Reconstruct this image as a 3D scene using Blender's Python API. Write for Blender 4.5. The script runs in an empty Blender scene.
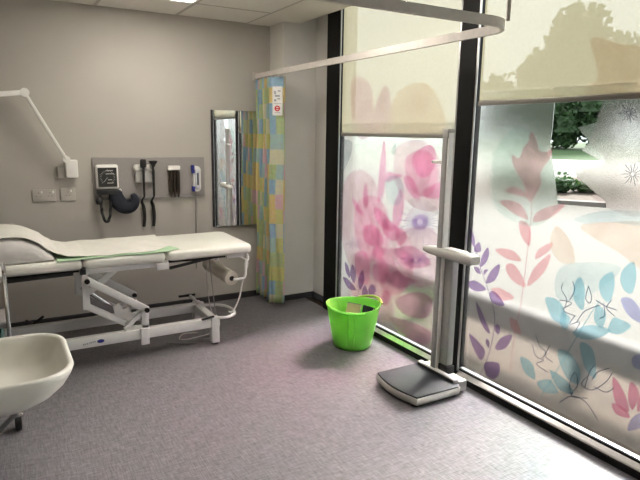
import bpy, bmesh, math, random
from mathutils import Vector, Matrix, geometry
random.seed(7)
PI = math.pi
BLIND_TRANSLUCENT = .5
BLIND_OPEN = .16
FLOOR_DARK = (.076, .073, .077, 1)
FLOOR_LIGHT = (.238, .226, .238, 1)
FLOOR_ROUGH = .36
SKY_STRENGTH = 3.5
PANEL_STRENGTH = 15.0
SUN_STRENGTH, SUN_ANGLE, SUN_AZ, SUN_EL = 17.5, 20., 17., 40.
EXPOSURE = 0.13
FILM_ROUGH, FILM_IOR, FILM_TL = .27, 1.22, .012
FILM_COL = (.95, .945, .93, 1)
FILM_TOP_RIGHT = 1.72
MIRROR_DEG = 3.7
PILLOW_H = .155
PAVE = (.074, .069, .063)
SCALE_DX, SCALE_DY = -.015, -.02
MOTIFS_RIGHT=[('pink','printed_pink_branch',[[(1.976,1.499),(1.935,1.455),(1.918,1.411),(1.875,1.403),(1.837,1.423),(1.849,1.374),(1.885,1.323),(1.899,1.287),(1.888,1.243),(1.94,1.151),(1.974,1.174),(1.992,1.229),(2.022,1.263),(2.074,1.327),(2.086,1.379),(2.039,1.366),(2.018,1.418),(1.99,1.449)],[(2.122,1.185),(2.07,1.212),(2.016,1.206),(1.961,1.17),(2.025,1.171)],[(2.151,1.128),(2.062,1.14),(1.994,1.119),(1.949,1.057),(2.015,1.064),(2.099,1.096)],[(1.74,1.159),(1.785,1.105),(1.845,1.066),(1.916,1.046),(1.903,1.094),(1.835,1.133)],[(1.928,0.918),(1.984,0.961),(2.005,1.033),(1.96,1.039),(1.923,0.992)],[(1.786,0.959),(1.805,0.915),(1.843,0.881),(1.884,0.858),(1.876,0.901),(1.832,0.941)],[(2.153,0.854),(2.084,0.875),(2.015,0.869),(1.971,0.829),(2.065,0.821)],[(1.928,0.697),(2.005,0.706),(2.057,0.744),(2.068,0.786),(2.022,0.802),(1.964,0.76)],[(1.798,0.901),(1.803,0.843),(1.844,0.771),(1.916,0.703),(1.906,0.767),(1.866,0.835)],[(2.161,0.627),(2.09,0.648),(1.997,0.621),(2.084,0.581)],[(2.012,0.501),(1.963,0.493),(1.931,0.436),(1.992,0.439)]],[[(1.94,1.157),(1.931,1.07),(1.935,0.895),(1.948,0.609),(1.972,0.445),(1.982,0.198)]]),('purple','printed_purple_branch',[[(2.362,0.952),(2.318,0.911),(2.304,0.843),(2.338,0.867)],[(2.276,0.878),(2.256,0.829),(2.301,0.814),(2.311,0.836)],[(2.209,0.858),(2.194,0.817),(2.219,0.76),(2.255,0.738),(2.246,0.801)],[(2.301,0.725),(2.262,0.727),(2.247,0.695),(2.283,0.699)],[(2.223,0.724),(2.193,0.731),(2.22,0.695)],[(2.117,0.782),(2.113,0.737),(2.144,0.678),(2.201,0.653),(2.178,0.722)],[(2.348,0.617),(2.286,0.647),(2.198,0.618),(2.265,0.586),(2.322,0.593)],[(2.16,0.616),(2.112,0.611),(2.057,0.562),(2.124,0.547),(2.168,0.579)],[(2.267,0.522),(2.224,0.485),(2.145,0.377),(2.183,0.377),(2.235,0.434)],[(1.989,0.411),(2.014,0.339),(2.056,0.3),(2.1,0.297),(2.063,0.369)],[(2.305,0.313),(2.234,0.293),(2.171,0.253),(2.197,0.188),(2.256,0.229)],[(2.158,0.19),(2.07,0.218),(2.054,0.17),(2.09,0.113),(2.143,0.11),(2.169,0.149)],[(2.106,0.437),(2.076,0.429),(2.079,0.387),(2.109,0.395)],[(2.143,0.281),(2.168,0.297),(2.171,0.326),(2.147,0.322)]],[[(2.304,0.843),(2.255,0.735),(2.187,0.627),(2.127,0.502),(2.117,0.398),(2.146,0.226),(2.195,0.089)]]),('blue','printed_blue_branch',[[(1.617,0.824),(1.59,0.772),(1.587,0.669),(1.639,0.704),(1.648,0.782)],[(1.466,0.883),(1.446,0.818),(1.464,0.743),(1.506,0.765),(1.52,0.828)],[(1.374,0.948),(1.354,0.89),(1.364,0.811),(1.401,0.815),(1.425,0.862),(1.413,0.913)],[(1.8,0.673),(1.739,0.683),(1.689,0.65),(1.669,0.574),(1.741,0.572),(1.779,0.619)],[(1.519,0.713),(1.471,0.684),(1.483,0.613),(1.526,0.638)],[(1.436,0.675),(1.394,0.678),(1.351,0.664),(1.395,0.612),(1.452,0.608)],[(1.627,0.546),(1.543,0.608),(1.443,0.615),(1.496,0.559),(1.576,0.527)],[(1.699,0.428),(1.631,0.436),(1.569,0.372),(1.571,0.298),(1.633,0.304),(1.68,0.36)],[(1.584,0.504),(1.514,0.494),(1.484,0.365),(1.544,0.392)],[(1.924,0.307),(1.845,0.303),(1.817,0.224),(1.883,0.232)],[(1.803,0.213),(1.727,0.255),(1.675,0.207),(1.756,0.177)],[(1.733,0.307),(1.632,0.289),(1.592,0.237),(1.677,0.232)],[(1.698,0.627),(1.651,0.61),(1.666,0.544),(1.702,0.563)]],[[(1.508,0.74),(1.557,0.638),(1.625,0.48),(1.698,0.311),(1.776,0.135)]]),('violet','printed_violet_leaf',[[(1.41,0.771),(1.361,0.785),(1.306,0.732),(1.3,0.689),(1.37,0.709)],[(1.297,0.553),(1.329,0.522),(1.315,0.485),(1.267,0.49),(1.26,0.539)],[(1.295,0.251),(1.244,0.304),(1.224,0.256),(1.305,0.183)]],[]),('magenta','printed_magenta_leaf',[[(1.403,0.402),(1.345,0.354),(1.312,0.272),(1.38,0.29)],[(1.32,0.413),(1.279,0.378),(1.296,0.289),(1.324,0.334)],[(1.259,0.424),(1.246,0.359),(1.273,0.29),(1.28,0.344)],[(1.393,0.279),(1.336,0.28),(1.304,0.247),(1.369,0.236)]],[]),('peach','printed_peach_petal',[[(1.645,1.066),(1.511,1.104),(1.323,1.114),(1.299,0.92),(1.449,0.978),(1.571,1.021)],[(1.685,1.92),(1.549,1.882),(1.414,1.834),(1.391,1.653),(1.716,1.66),(1.632,1.751)],[(1.778,1.046),(1.694,0.99),(1.655,0.89),(1.736,0.873),(1.802,0.946)]],[]),('mint','printed_mint_petal',[[(2.065,1.529),(1.995,1.504),(1.909,1.441),(1.849,1.374),(1.803,1.27),(1.772,1.146),(1.872,1.037),(2.031,1.029),(2.184,1.102),(2.217,1.292),(2.193,1.418),(2.131,1.493)]],[]),('paleblue','printed_pale_blue_petal',[[(1.679,1.099),(1.508,1.159),(1.33,1.165),(1.323,1.114),(1.511,1.104),(1.623,1.079)],[(1.733,0.843),(1.578,0.906),(1.432,0.918),(1.461,0.847),(1.608,0.713),(1.74,0.698)]],[]),('greypink','printed_grey_petal',[[(1.6,1.607),(1.387,1.617),(1.333,1.19),(1.519,1.167),(1.69,1.293),(1.553,1.37),(1.641,1.452),(1.617,1.541)]],[]),('white','printed_white_seed_head',[],[[(2.237,1.567),(2.182,1.566)],[(2.237,1.563),(2.163,1.536)],[(2.24,1.559),(2.197,1.525)],[(2.244,1.556),(2.208,1.493)],[(2.249,1.555),(2.245,1.507)],[(2.255,1.556),(2.28,1.493)],[(2.26,1.559),(2.297,1.525)],[(2.263,1.563),(2.337,1.537)],[(2.265,1.568),(2.322,1.568)],[(2.264,1.572),(2.342,1.6)],[(2.261,1.576),(2.305,1.611)],[(2.257,1.579),(2.294,1.643)],[(2.252,1.579),(2.256,1.627)],[(2.246,1.578),(2.222,1.64)],[(2.242,1.576),(2.206,1.609)],[(2.238,1.572),(2.169,1.596)]]),('dark','printed_dark_seed_head',[],[[(1.466,1.582),(1.439,1.582)],[(1.466,1.579),(1.431,1.563)],[(1.468,1.577),(1.449,1.557)],[(1.47,1.576),(1.457,1.541)],[(1.473,1.576),(1.476,1.552)],[(1.476,1.577),(1.496,1.55)],[(1.478,1.58),(1.501,1.569)],[(1.479,1.582),(1.517,1.583)],[(1.479,1.585),(1.504,1.597)],[(1.477,1.587),(1.504,1.616)],[(1.474,1.588),(1.483,1.613)],[(1.472,1.588),(1.467,1.623)],[(1.469,1.587),(1.455,1.606)],[(1.467,1.585),(1.435,1.599)],[(1.415,1.326),(1.384,1.328)],[(1.416,1.323),(1.374,1.307)],[(1.417,1.32),(1.395,1.298)],[(1.42,1.318),(1.405,1.277)],[(1.424,1.318),(1.427,1.288)],[(1.427,1.319),(1.451,1.283)],[(1.43,1.322),(1.457,1.306)],[(1.431,1.325),(1.477,1.322)],[(1.431,1.328),(1.461,1.34)],[(1.429,1.331),(1.461,1.364)],[(1.426,1.333),(1.436,1.362)],[(1.422,1.333),(1.418,1.376)],[(1.419,1.332),(1.402,1.357)],[(1.416,1.329),(1.379,1.351)]]),('ink','printed_line_flower',[],[[(1.708,0.773),(1.71,0.737),(1.678,0.699),(1.683,0.652)],[(1.655,0.795),(1.64,0.754),(1.661,0.699)],[(1.716,0.684),(1.648,0.687),(1.693,0.639),(1.62,0.629)],[(1.57,0.792),(1.578,0.731),(1.555,0.713),(1.549,0.744),(1.57,0.792)],[(1.505,0.717),(1.543,0.692),(1.581,0.661),(1.611,0.602)],[(1.527,0.735),(1.476,0.72),(1.422,0.717)],[(1.487,0.732),(1.475,0.677),(1.498,0.656)],[(1.451,0.756),(1.47,0.713),(1.428,0.687)],[(1.625,0.628),(1.647,0.58),(1.596,0.607),(1.612,0.561)],[(1.849,0.402),(1.824,0.35),(1.774,0.346),(1.814,0.309),(1.744,0.292)],[(1.837,0.467),(1.806,0.412),(1.767,0.393),(1.781,0.355)],[(1.747,0.437),(1.764,0.372),(1.72,0.356)],[(1.596,0.225),(1.614,0.281),(1.594,0.352),(1.571,0.298),(1.596,0.225),(1.512,0.251)],[(1.533,0.294),(1.517,0.382),(1.5,0.419)],[(1.525,0.359),(1.551,0.307),(1.497,0.299),(1.433,0.366),(1.406,0.426)],[(1.489,0.322),(1.428,0.318),(1.393,0.353)],[(1.502,0.347),(1.477,0.398),(1.422,0.439)],[(1.658,0.165),(1.596,0.225),(1.52,0.227),(1.45,0.167)]])]
MOTIFS_LEFT=[('rose2','printed_pink_wash',[[(3.721,1.118),(3.488,1.211),(3.277,1.082),(3.231,0.724),(3.394,0.425),(3.648,0.473),(3.782,0.792)],[(3.358,0.739),(3.096,0.854),(2.87,0.752),(2.892,0.47),(3.109,0.305),(3.363,0.354)],[(3.096,1.372),(2.839,1.444),(2.641,1.326),(2.601,1.053),(2.806,0.996),(3.045,1.104)],[(3.611,0.293),(3.315,0.42),(3.062,0.318),(3.098,0.142),(3.461,0.145)],[(3.002,0.798),(2.7,0.894),(2.596,0.77),(2.617,0.571),(2.85,0.481)]],[]),('wash','printed_rose_wash',[[(3.556,0.94),(3.323,1.034),(3.147,0.918),(3.155,0.664),(3.347,0.536),(3.543,0.669)],[(3.249,0.609),(3.018,0.704),(2.841,0.642),(2.933,0.425),(3.16,0.352)],[(2.983,1.31),(2.785,1.382),(2.654,1.264),(2.716,1.097),(2.896,1.118)]],[]),('hotpink','printed_pink_branch',[[(2.731,1.415),(2.68,1.355),(2.7,1.261),(2.776,1.206),(2.853,1.226),(2.91,1.313),(2.854,1.38)],[(2.986,1.197),(2.901,1.196),(2.835,1.123),(2.82,1.053),(2.937,1.107)],[(2.621,1.193),(2.614,1.101),(2.743,1.081),(2.776,1.123)],[(3.017,1.113),(2.973,1.009),(3.007,0.874),(3.071,0.822),(3.092,0.967)],[(3.311,0.954),(3.207,0.931),(3.109,0.873),(3.071,0.815),(3.176,0.813),(3.294,0.876)],[(3.226,1.437),(3.194,1.299),(3.205,1.089),(3.272,0.996),(3.268,1.239)],[(3.008,1.202),(3.074,1.21),(3.177,1.217),(3.184,1.147)],[(3.43,1.119),(3.391,0.989),(3.434,0.932),(3.465,1.019)],[(3.439,0.787),(3.33,0.819),(3.221,0.769),(3.193,0.701),(3.322,0.663),(3.434,0.688)],[(3.21,0.88),(3.063,0.866),(2.991,0.8),(3.078,0.743),(3.186,0.782)],[(3.313,0.501),(3.211,0.594),(3.111,0.534),(3.163,0.411),(3.289,0.426)],[(3.551,0.549),(3.416,0.599),(3.346,0.513),(3.37,0.36),(3.507,0.367)],[(3.614,0.988),(3.529,0.951),(3.444,0.87),(3.554,0.902)],[(3.266,0.68),(3.178,0.66),(3.222,0.577),(3.325,0.601)],[(3.059,0.81),(2.984,0.85),(2.925,0.79),(3.008,0.72)],[(3.149,0.369),(3.087,0.341),(3.13,0.254),(3.205,0.279)],[(3.605,0.17),(3.439,0.248),(3.305,0.252),(3.462,0.161)]],[[(3.205,1.089),(3.248,0.794),(3.283,0.549),(3.254,0.266)],[(3.001,0.937),(3.134,0.704),(3.24,0.46)],[(3.556,0.933),(3.468,0.821),(3.383,0.728)],[(3.396,0.959),(3.337,0.818)],[(2.716,1.229),(2.803,1.094),(2.965,0.894)]]),('rose','printed_rose_petal',[[(3.062,0.682),(2.869,0.745),(2.694,0.692),(2.7,0.645),(2.838,0.601),(2.968,0.622)],[(3.155,0.48),(2.985,0.547),(2.812,0.525),(2.955,0.433),(3.093,0.428)],[(3.028,0.327),(2.816,0.44),(2.645,0.431),(2.703,0.292),(2.921,0.255)],[(3.077,0.179),(2.853,0.218),(2.647,0.214),(2.689,0.109),(2.9,0.102)]],[]),('purple','printed_purple_branch',[[(3.583,0.47),(3.53,0.402),(3.554,0.323),(3.615,0.382)],[(3.442,0.453),(3.412,0.381),(3.468,0.288),(3.5,0.36)],[(3.717,0.334),(3.612,0.325),(3.524,0.274),(3.639,0.261)],[(3.403,0.344),(3.36,0.292),(3.411,0.239),(3.441,0.287)],[(3.693,0.464),(3.632,0.427),(3.614,0.35),(3.674,0.385)],[(3.312,0.374),(3.259,0.341),(3.319,0.264),(3.361,0.308)]],[[(3.548,0.494),(3.513,0.341),(3.464,0.209)]]),('ink2','printed_seed_head',[],[[(2.769,0.92),(2.649,0.93)],[(2.77,0.916),(2.606,0.909)],[(2.771,0.913),(2.661,0.892)],[(2.774,0.909),(2.634,0.86)],[(2.778,0.906),(2.692,0.858)],[(2.782,0.903),(2.685,0.819)],[(2.787,0.9),(2.738,0.831)],[(2.793,0.898),(2.753,0.789)],[(2.799,0.897),(2.793,0.814)],[(2.804,0.897),(2.83,0.775)],[(2.81,0.897),(2.851,0.812)],[(2.815,0.898),(2.906,0.782)],[(2.82,0.9),(2.903,0.824)],[(2.824,0.902),(2.968,0.807)],[(2.827,0.905),(2.942,0.85)],[(2.83,0.908),(3.008,0.849)],[(2.831,0.912),(2.961,0.885)],[(2.831,0.915),(3.019,0.901)],[(2.83,0.919),(2.958,0.925)],[(2.829,0.923),(2.999,0.955)],[(2.826,0.927),(2.932,0.964)],[(2.822,0.93),(2.951,1.002)],[(2.817,0.933),(2.889,0.995)],[(2.812,0.936),(2.884,1.037)],[(2.807,0.937),(2.835,1.015)],[(2.801,0.938),(2.808,1.054)],[(2.795,0.939),(2.778,1.022)],[(2.79,0.939),(2.734,1.053)],[(2.785,0.938),(2.725,1.015)],[(2.78,0.936),(2.671,1.035)],[(2.776,0.934),(2.683,0.995)],[(2.773,0.931),(2.625,1.001)],[(2.77,0.928),(2.656,0.965)],[(2.769,0.924),(2.603,0.958)],[(2.799,0.662),(2.712,0.673)],[(2.802,0.659),(2.693,0.655)],[(2.807,0.655),(2.749,0.639)],[(2.814,0.652),(2.769,0.613)],[(2.821,0.65),(2.821,0.613)],[(2.829,0.649),(2.874,0.591)],[(2.836,0.649),(2.896,0.609)],[(2.841,0.651),(2.958,0.601)],[(2.844,0.653),(2.937,0.629)],[(2.844,0.657),(2.977,0.64)],[(2.841,0.66),(2.923,0.663)],[(2.836,0.664),(2.922,0.688)],[(2.829,0.666),(2.861,0.695)],[(2.822,0.669),(2.822,0.72)],[(2.814,0.669),(2.783,0.71)],[(2.807,0.669),(2.726,0.724)],[(2.802,0.668),(2.725,0.701)],[(2.799,0.665),(2.677,0.698)],[(3.552,0.636),(3.486,0.648)],[(3.555,0.63),(3.478,0.613)],[(3.564,0.625),(3.541,0.593)],[(3.574,0.623),(3.601,0.566)],[(3.583,0.625),(3.637,0.593)],[(3.586,0.63),(3.684,0.613)],[(3.583,0.636),(3.64,0.649)],[(3.575,0.641),(3.607,0.687)],[(3.564,0.643),(3.545,0.682)],[(3.556,0.641),(3.482,0.686)]]),('core','printed_seed_core',[[(2.804,0.97),(2.734,0.96),(2.721,0.916),(2.776,0.869),(2.857,0.869),(2.882,0.919)]],[]),('white','printed_white_petal',[[(3.071,0.637),(2.966,0.587),(2.816,0.579),(2.666,0.586),(2.771,0.534),(2.962,0.531)],[(2.933,1.047),(2.811,1.074),(2.693,1.055),(2.614,0.995),(2.708,0.995),(2.867,1.002)]],[[(3.621,1.126),(3.476,0.987),(3.33,0.706)],[(3.701,1.002),(3.492,0.756),(3.404,0.617)],[(3.136,0.74),(3.039,0.672)],[(3.341,0.892),(3.16,0.75)],[(3.486,0.648),(3.601,0.707)],[(3.36,0.3),(3.225,0.197),(3.292,0.019)],[(3.208,0.339),(3.053,0.172)]]),('grey','printed_grey_leaf',[[(3.129,1.371),(3.088,1.426),(3.084,1.359),(3.116,1.337)],[(3.807,1.41),(3.634,1.414),(3.656,1.292),(3.768,1.193)]],[]),('paleblue','printed_pale_petal',[[(3.185,1.161),(3.051,1.198),(2.98,1.11),(3.038,1.001),(3.153,1.023)]],[]),('peach','printed_peach_petal',[[(3.067,1.766),(2.817,1.801),(2.67,1.686),(2.618,1.483),(3.069,1.466),(3.147,1.639)]],[]),('rose2','printed_faint_petal',[[(3.655,1.857),(3.483,1.874),(3.364,1.749),(3.373,1.476),(3.582,1.475)],[(3.346,1.644),(3.226,1.815),(3.149,1.679),(3.182,1.478),(3.324,1.477)]],[])]
GAP=[(1.853,1.652),(1.852,1.51),(1.856,1.437),(1.828,1.341),(1.782,1.154),(1.528,1.166),(1.537,1.196),(1.69,1.291),(1.705,1.334),(1.553,1.37),(1.588,1.377),(1.683,1.419),(1.644,1.454),(1.713,1.522),(1.622,1.544),(1.599,1.642)]
C = bpy.context.scene.collection
SC = bpy.context.scene
H = 1.48            # eye height
BACK = 4.59         # back wall plane (y)
WIN = 2.34          # inner face of the window frames (x)
CEIL = 2.365

# ------------------------------------------------------------------ materials
def new_mat(name):
    m = bpy.data.materials.new(name); m.use_nodes = True
    nt = m.node_tree; nt.nodes.clear()
    out = nt.nodes.new('ShaderNodeOutputMaterial')
    return m, nt, out

def mat(name, col, rough=.5, metal=0., noise=.06, scale=30., bump=0., spec=.5, coat=0., trans=0.):
    m, nt, out = new_mat(name)
    b = nt.nodes.new('ShaderNodeBsdfPrincipled')
    tc = nt.nodes.new('ShaderNodeTexCoord')
    nz = nt.nodes.new('ShaderNodeTexNoise'); nz.inputs['Scale'].default_value = scale; nz.inputs['Detail'].default_value = 4
    nt.links.new(tc.outputs['Object'], nz.inputs['Vector'])
    rp = nt.nodes.new('ShaderNodeValToRGB')
    rp.color_ramp.elements[0].position = .3; rp.color_ramp.elements[1].position = .7
    rp.color_ramp.elements[0].color = tuple(max(0, c*(1-noise)) for c in col)+(1,)
    rp.color_ramp.elements[1].color = tuple(min(1, c*(1+noise)) for c in col)+(1,)
    nt.links.new(nz.outputs['Fac'], rp.inputs['Fac'])
    nt.links.new(rp.outputs['Color'], b.inputs['Base Color'])
    b.inputs['Roughness'].default_value = rough; b.inputs['Metallic'].default_value = metal
    b.inputs['Specular IOR Level'].default_value = spec
    b.inputs['Coat Weight'].default_value = coat
    if bump:
        bp = nt.nodes.new('ShaderNodeBump'); bp.inputs['Strength'].default_value = bump; bp.inputs['Distance'].default_value = .01
        nt.links.new(nz.outputs['Fac'], bp.inputs['Height']); nt.links.new(bp.outputs['Normal'], b.inputs['Normal'])
    if trans:
        t = nt.nodes.new('ShaderNodeBsdfTranslucent'); nt.links.new(rp.outputs['Color'], t.inputs['Color'])
        mx = nt.nodes.new('ShaderNodeMixShader'); mx.inputs[0].default_value = trans
        nt.links.new(b.outputs[0], mx.inputs[1]); nt.links.new(t.outputs[0], mx.inputs[2]); nt.links.new(mx.outputs[0], out.inputs[0])
    else:
        nt.links.new(b.outputs[0], out.inputs[0])
    return m

def emit_mat(name, col, s):
    m, nt, out = new_mat(name)
    e = nt.nodes.new('ShaderNodeEmission'); e.inputs[0].default_value = (*col, 1); e.inputs[1].default_value = s
    nt.links.new(e.outputs[0], out.inputs[0]); return m

def glass_mat():
    m, nt, out = new_mat('window_glass')
    t = nt.nodes.new('ShaderNodeBsdfTransparent'); t.inputs[0].default_value = (.97, .985, .98, 1)
    g = nt.nodes.new('ShaderNodeBsdfGlossy'); g.inputs['Roughness'].default_value = .02
    f = nt.nodes.new('ShaderNodeFresnel'); f.inputs[0].default_value = 1.35
    geo = nt.nodes.new('ShaderNodeNewGeometry')
    mul = nt.nodes.new('ShaderNodeMath'); mul.operation = 'MULTIPLY'; mul.inputs[1].default_value = .25
    nt.links.new(f.outputs[0], mul.inputs[0])
    mx = nt.nodes.new('ShaderNodeMixShader')
    nt.links.new(mul.outputs[0], mx.inputs[0]); nt.links.new(t.outputs[0], mx.inputs[1]); nt.links.new(g.outputs[0], mx.inputs[2])
    nt.links.new(mx.outputs[0], out.inputs[0]); return m

def film_mat(rough=.42, ior=1.22, tl=.3):
    m, nt, out = new_mat('frosted_film')
    r = nt.nodes.new('ShaderNodeBsdfRefraction'); r.inputs['Color'].default_value = FILM_COL
    r.distribution = 'BECKMANN'; r.inputs['Roughness'].default_value = rough; r.inputs['IOR'].default_value = ior
    t = nt.nodes.new('ShaderNodeBsdfTranslucent'); t.inputs[0].default_value = FILM_COL
    mx = nt.nodes.new('ShaderNodeMixShader'); mx.inputs[0].default_value = tl
    nt.links.new(r.outputs[0], mx.inputs[1]); nt.links.new(t.outputs[0], mx.inputs[2])
    nt.links.new(mx.outputs[0], out.inputs[0]); return m

def ink_mat(name, col, dif=.1):
    m, nt, out = new_mat('film_ink_'+name)
    t = nt.nodes.new('ShaderNodeBsdfTransparent')
    tc = nt.nodes.new('ShaderNodeTexCoord'); nz = nt.nodes.new('ShaderNodeTexNoise'); nz.inputs['Scale'].default_value = 7
    nt.links.new(tc.outputs['Object'], nz.inputs['Vector'])
    rp = nt.nodes.new('ShaderNodeValToRGB')
    rp.color_ramp.elements[0].position = .3; rp.color_ramp.elements[1].position = .7
    rp.color_ramp.elements[0].color = (*[c*.9 for c in col], 1); rp.color_ramp.elements[1].color = (*[min(1, c*1.08) for c in col], 1)
    nt.links.new(nz.outputs['Fac'], rp.inputs['Fac']); nt.links.new(rp.outputs[0], t.inputs[0])
    d = nt.nodes.new('ShaderNodeBsdfDiffuse'); d.inputs[0].default_value = (*[c*.8 for c in col], 1)
    mx = nt.nodes.new('ShaderNodeMixShader'); mx.inputs[0].default_value = dif
    nt.links.new(t.outputs[0], mx.inputs[1]); nt.links.new(d.outputs[0], mx.inputs[2]); nt.links.new(mx.outputs[0], out.inputs[0])
    return m

def blind_mat():
    m, nt, out = new_mat('roller_blind_fabric')
    tc = nt.nodes.new('ShaderNodeTexCoord'); wv = nt.nodes.new('ShaderNodeTexNoise'); wv.inputs['Scale'].default_value = 60
    nt.links.new(tc.outputs['Object'], wv.inputs['Vector'])
    rp = nt.nodes.new('ShaderNodeValToRGB')
    rp.color_ramp.elements[0].color = (.215, .20, .138, 1); rp.color_ramp.elements[1].color = (.245, .227, .157, 1)
    nt.links.new(wv.outputs['Fac'], rp.inputs['Fac'])
    t = nt.nodes.new('ShaderNodeBsdfTranslucent'); d = nt.nodes.new('ShaderNodeBsdfDiffuse'); tr = nt.nodes.new('ShaderNodeBsdfTransparent')
    nt.links.new(rp.outputs[0], t.inputs[0]); nt.links.new(rp.outputs[0], d.inputs[0])
    m1 = nt.nodes.new('ShaderNodeMixShader'); m1.inputs[0].default_value = BLIND_TRANSLUCENT
    nt.links.new(d.outputs[0], m1.inputs[1]); nt.links.new(t.outputs[0], m1.inputs[2])
    m2 = nt.nodes.new('ShaderNodeMixShader'); m2.inputs[0].default_value = BLIND_OPEN
    nt.links.new(m1.outputs[0], m2.inputs[1]); nt.links.new(tr.outputs[0], m2.inputs[2])
    nt.links.new(m2.outputs[0], out.inputs[0]); return m

def floor_mat():
    m, nt, out = new_mat('vinyl_floor')
    b = nt.nodes.new('ShaderNodeBsdfPrincipled')
    tc = nt.nodes.new('ShaderNodeTexCoord')
    cols = []
    for k, (sx, sy) in enumerate(((14, 160), (160, 14), (50, 50))):
        mp = nt.nodes.new('ShaderNodeMapping'); mp.inputs['Scale'].default_value = (sx, sy, 1); mp.inputs['Rotation'].default_value = (0, 0, .12)
        nz = nt.nodes.new('ShaderNodeTexNoise'); nz.inputs['Scale'].default_value = 1; nz.inputs['Detail'].default_value = 3
        nt.links.new(tc.outputs['Object'], mp.inputs['Vector']); nt.links.new(mp.outputs[0], nz.inputs['Vector'])
        cols.append(nz)
    a1 = nt.nodes.new('ShaderNodeMath'); a1.operation = 'ADD'
    nt.links.new(cols[0].outputs['Fac'], a1.inputs[0]); nt.links.new(cols[1].outputs['Fac'], a1.inputs[1])
    a2 = nt.nodes.new('ShaderNodeMath'); a2.operation = 'MULTIPLY_ADD'; a2.inputs[1].default_value = .5
    nt.links.new(cols[2].outputs['Fac'], a2.inputs[0]); nt.links.new(a1.outputs[0], a2.inputs[2])
    rp = nt.nodes.new('ShaderNodeValToRGB')
    mpr = nt.nodes.new('ShaderNodeMapRange'); mpr.inputs[1].default_value = .9; mpr.inputs[2].default_value = 1.6
    nt.links.new(a2.outputs[0], mpr.inputs[0]); nt.links.new(mpr.outputs[0], rp.inputs['Fac'])
    rp.color_ramp.elements[0].color = FLOOR_DARK; rp.color_ramp.elements[1].color = FLOOR_LIGHT
    nt.links.new(rp.outputs[0], b.inputs['Base Color'])
    b.inputs['Roughness'].default_value = FLOOR_ROUGH
    b.inputs['Specular IOR Level'].default_value = .5
    bp = nt.nodes.new('ShaderNodeBump'); bp.inputs['Strength'].default_value = .06; bp.inputs['Distance'].default_value = .004
    nt.links.new(a2.outputs[0], bp.inputs['Height']); nt.links.new(bp.outputs[0], b.inputs['Normal'])
    nt.links.new(b.outputs[0], out.inputs[0]); return m

def curtain_mat():
    m, nt, out = new_mat('patchwork_curtain')
    uv = nt.nodes.new('ShaderNodeUVMap'); uv.uv_map = 'UVMap'
    mp = nt.nodes.new('ShaderNodeMapping'); mp.inputs['Scale'].default_value = (15, 8.2, 1)
    fl = nt.nodes.new('ShaderNodeVectorMath'); fl.operation = 'FLOOR'
    wn = nt.nodes.new('ShaderNodeTexWhiteNoise'); wn.noise_dimensions = '2D'
    nt.links.new(uv.outputs[0], mp.inputs['Vector']); nt.links.new(mp.outputs[0], fl.inputs[0]); nt.links.new(fl.outputs[0], wn.inputs['Vector'])
    rp = nt.nodes.new('ShaderNodeValToRGB'); rp.color_ramp.interpolation = 'CONSTANT'
    pal = [(.66, .66, .28), (.50, .60, .32), (.36, .54, .68), (.78, .64, .30), (.76, .54, .58), (.74, .72, .54), (.54, .64, .36), (.46, .62, .60)]
    e = rp.color_ramp.elements
    while len(e) < len(pal): e.new(.5)
    for i, c in enumerate(pal): e[i].position = i/len(pal); e[i].color = (*c, 1)
    nt.links.new(wn.outputs['Value'], rp.inputs['Fac'])
    nz = nt.nodes.new('ShaderNodeTexNoise'); nz.inputs['Scale'].default_value = 40
    nt.links.new(uv.outputs[0], nz.inputs['Vector'])
    mx = nt.nodes.new('ShaderNodeMix'); mx.data_type = 'RGBA'; mx.blend_type = 'OVERLAY'; mx.inputs[0].default_value = .25
    nt.links.new(rp.outputs[0], mx.inputs[6]); nt.links.new(nz.outputs['Color'], mx.inputs[7])
    d = nt.nodes.new('ShaderNodeBsdfPrincipled'); d.inputs['Roughness'].default_value = .8
    t = nt.nodes.new('ShaderNodeBsdfTranslucent')
    nt.links.new(mx.outputs[2], d.inputs['Base Color']); nt.links.new(mx.outputs[2], t.inputs[0])
    ms = nt.nodes.new('ShaderNodeMixShader'); ms.inputs[0].default_value = .3
    nt.links.new(d.outputs[0], ms.inputs[1]); nt.links.new(t.outputs[0], ms.inputs[2]); nt.links.new(ms.outputs[0], out.inputs[0])
    return m
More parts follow.
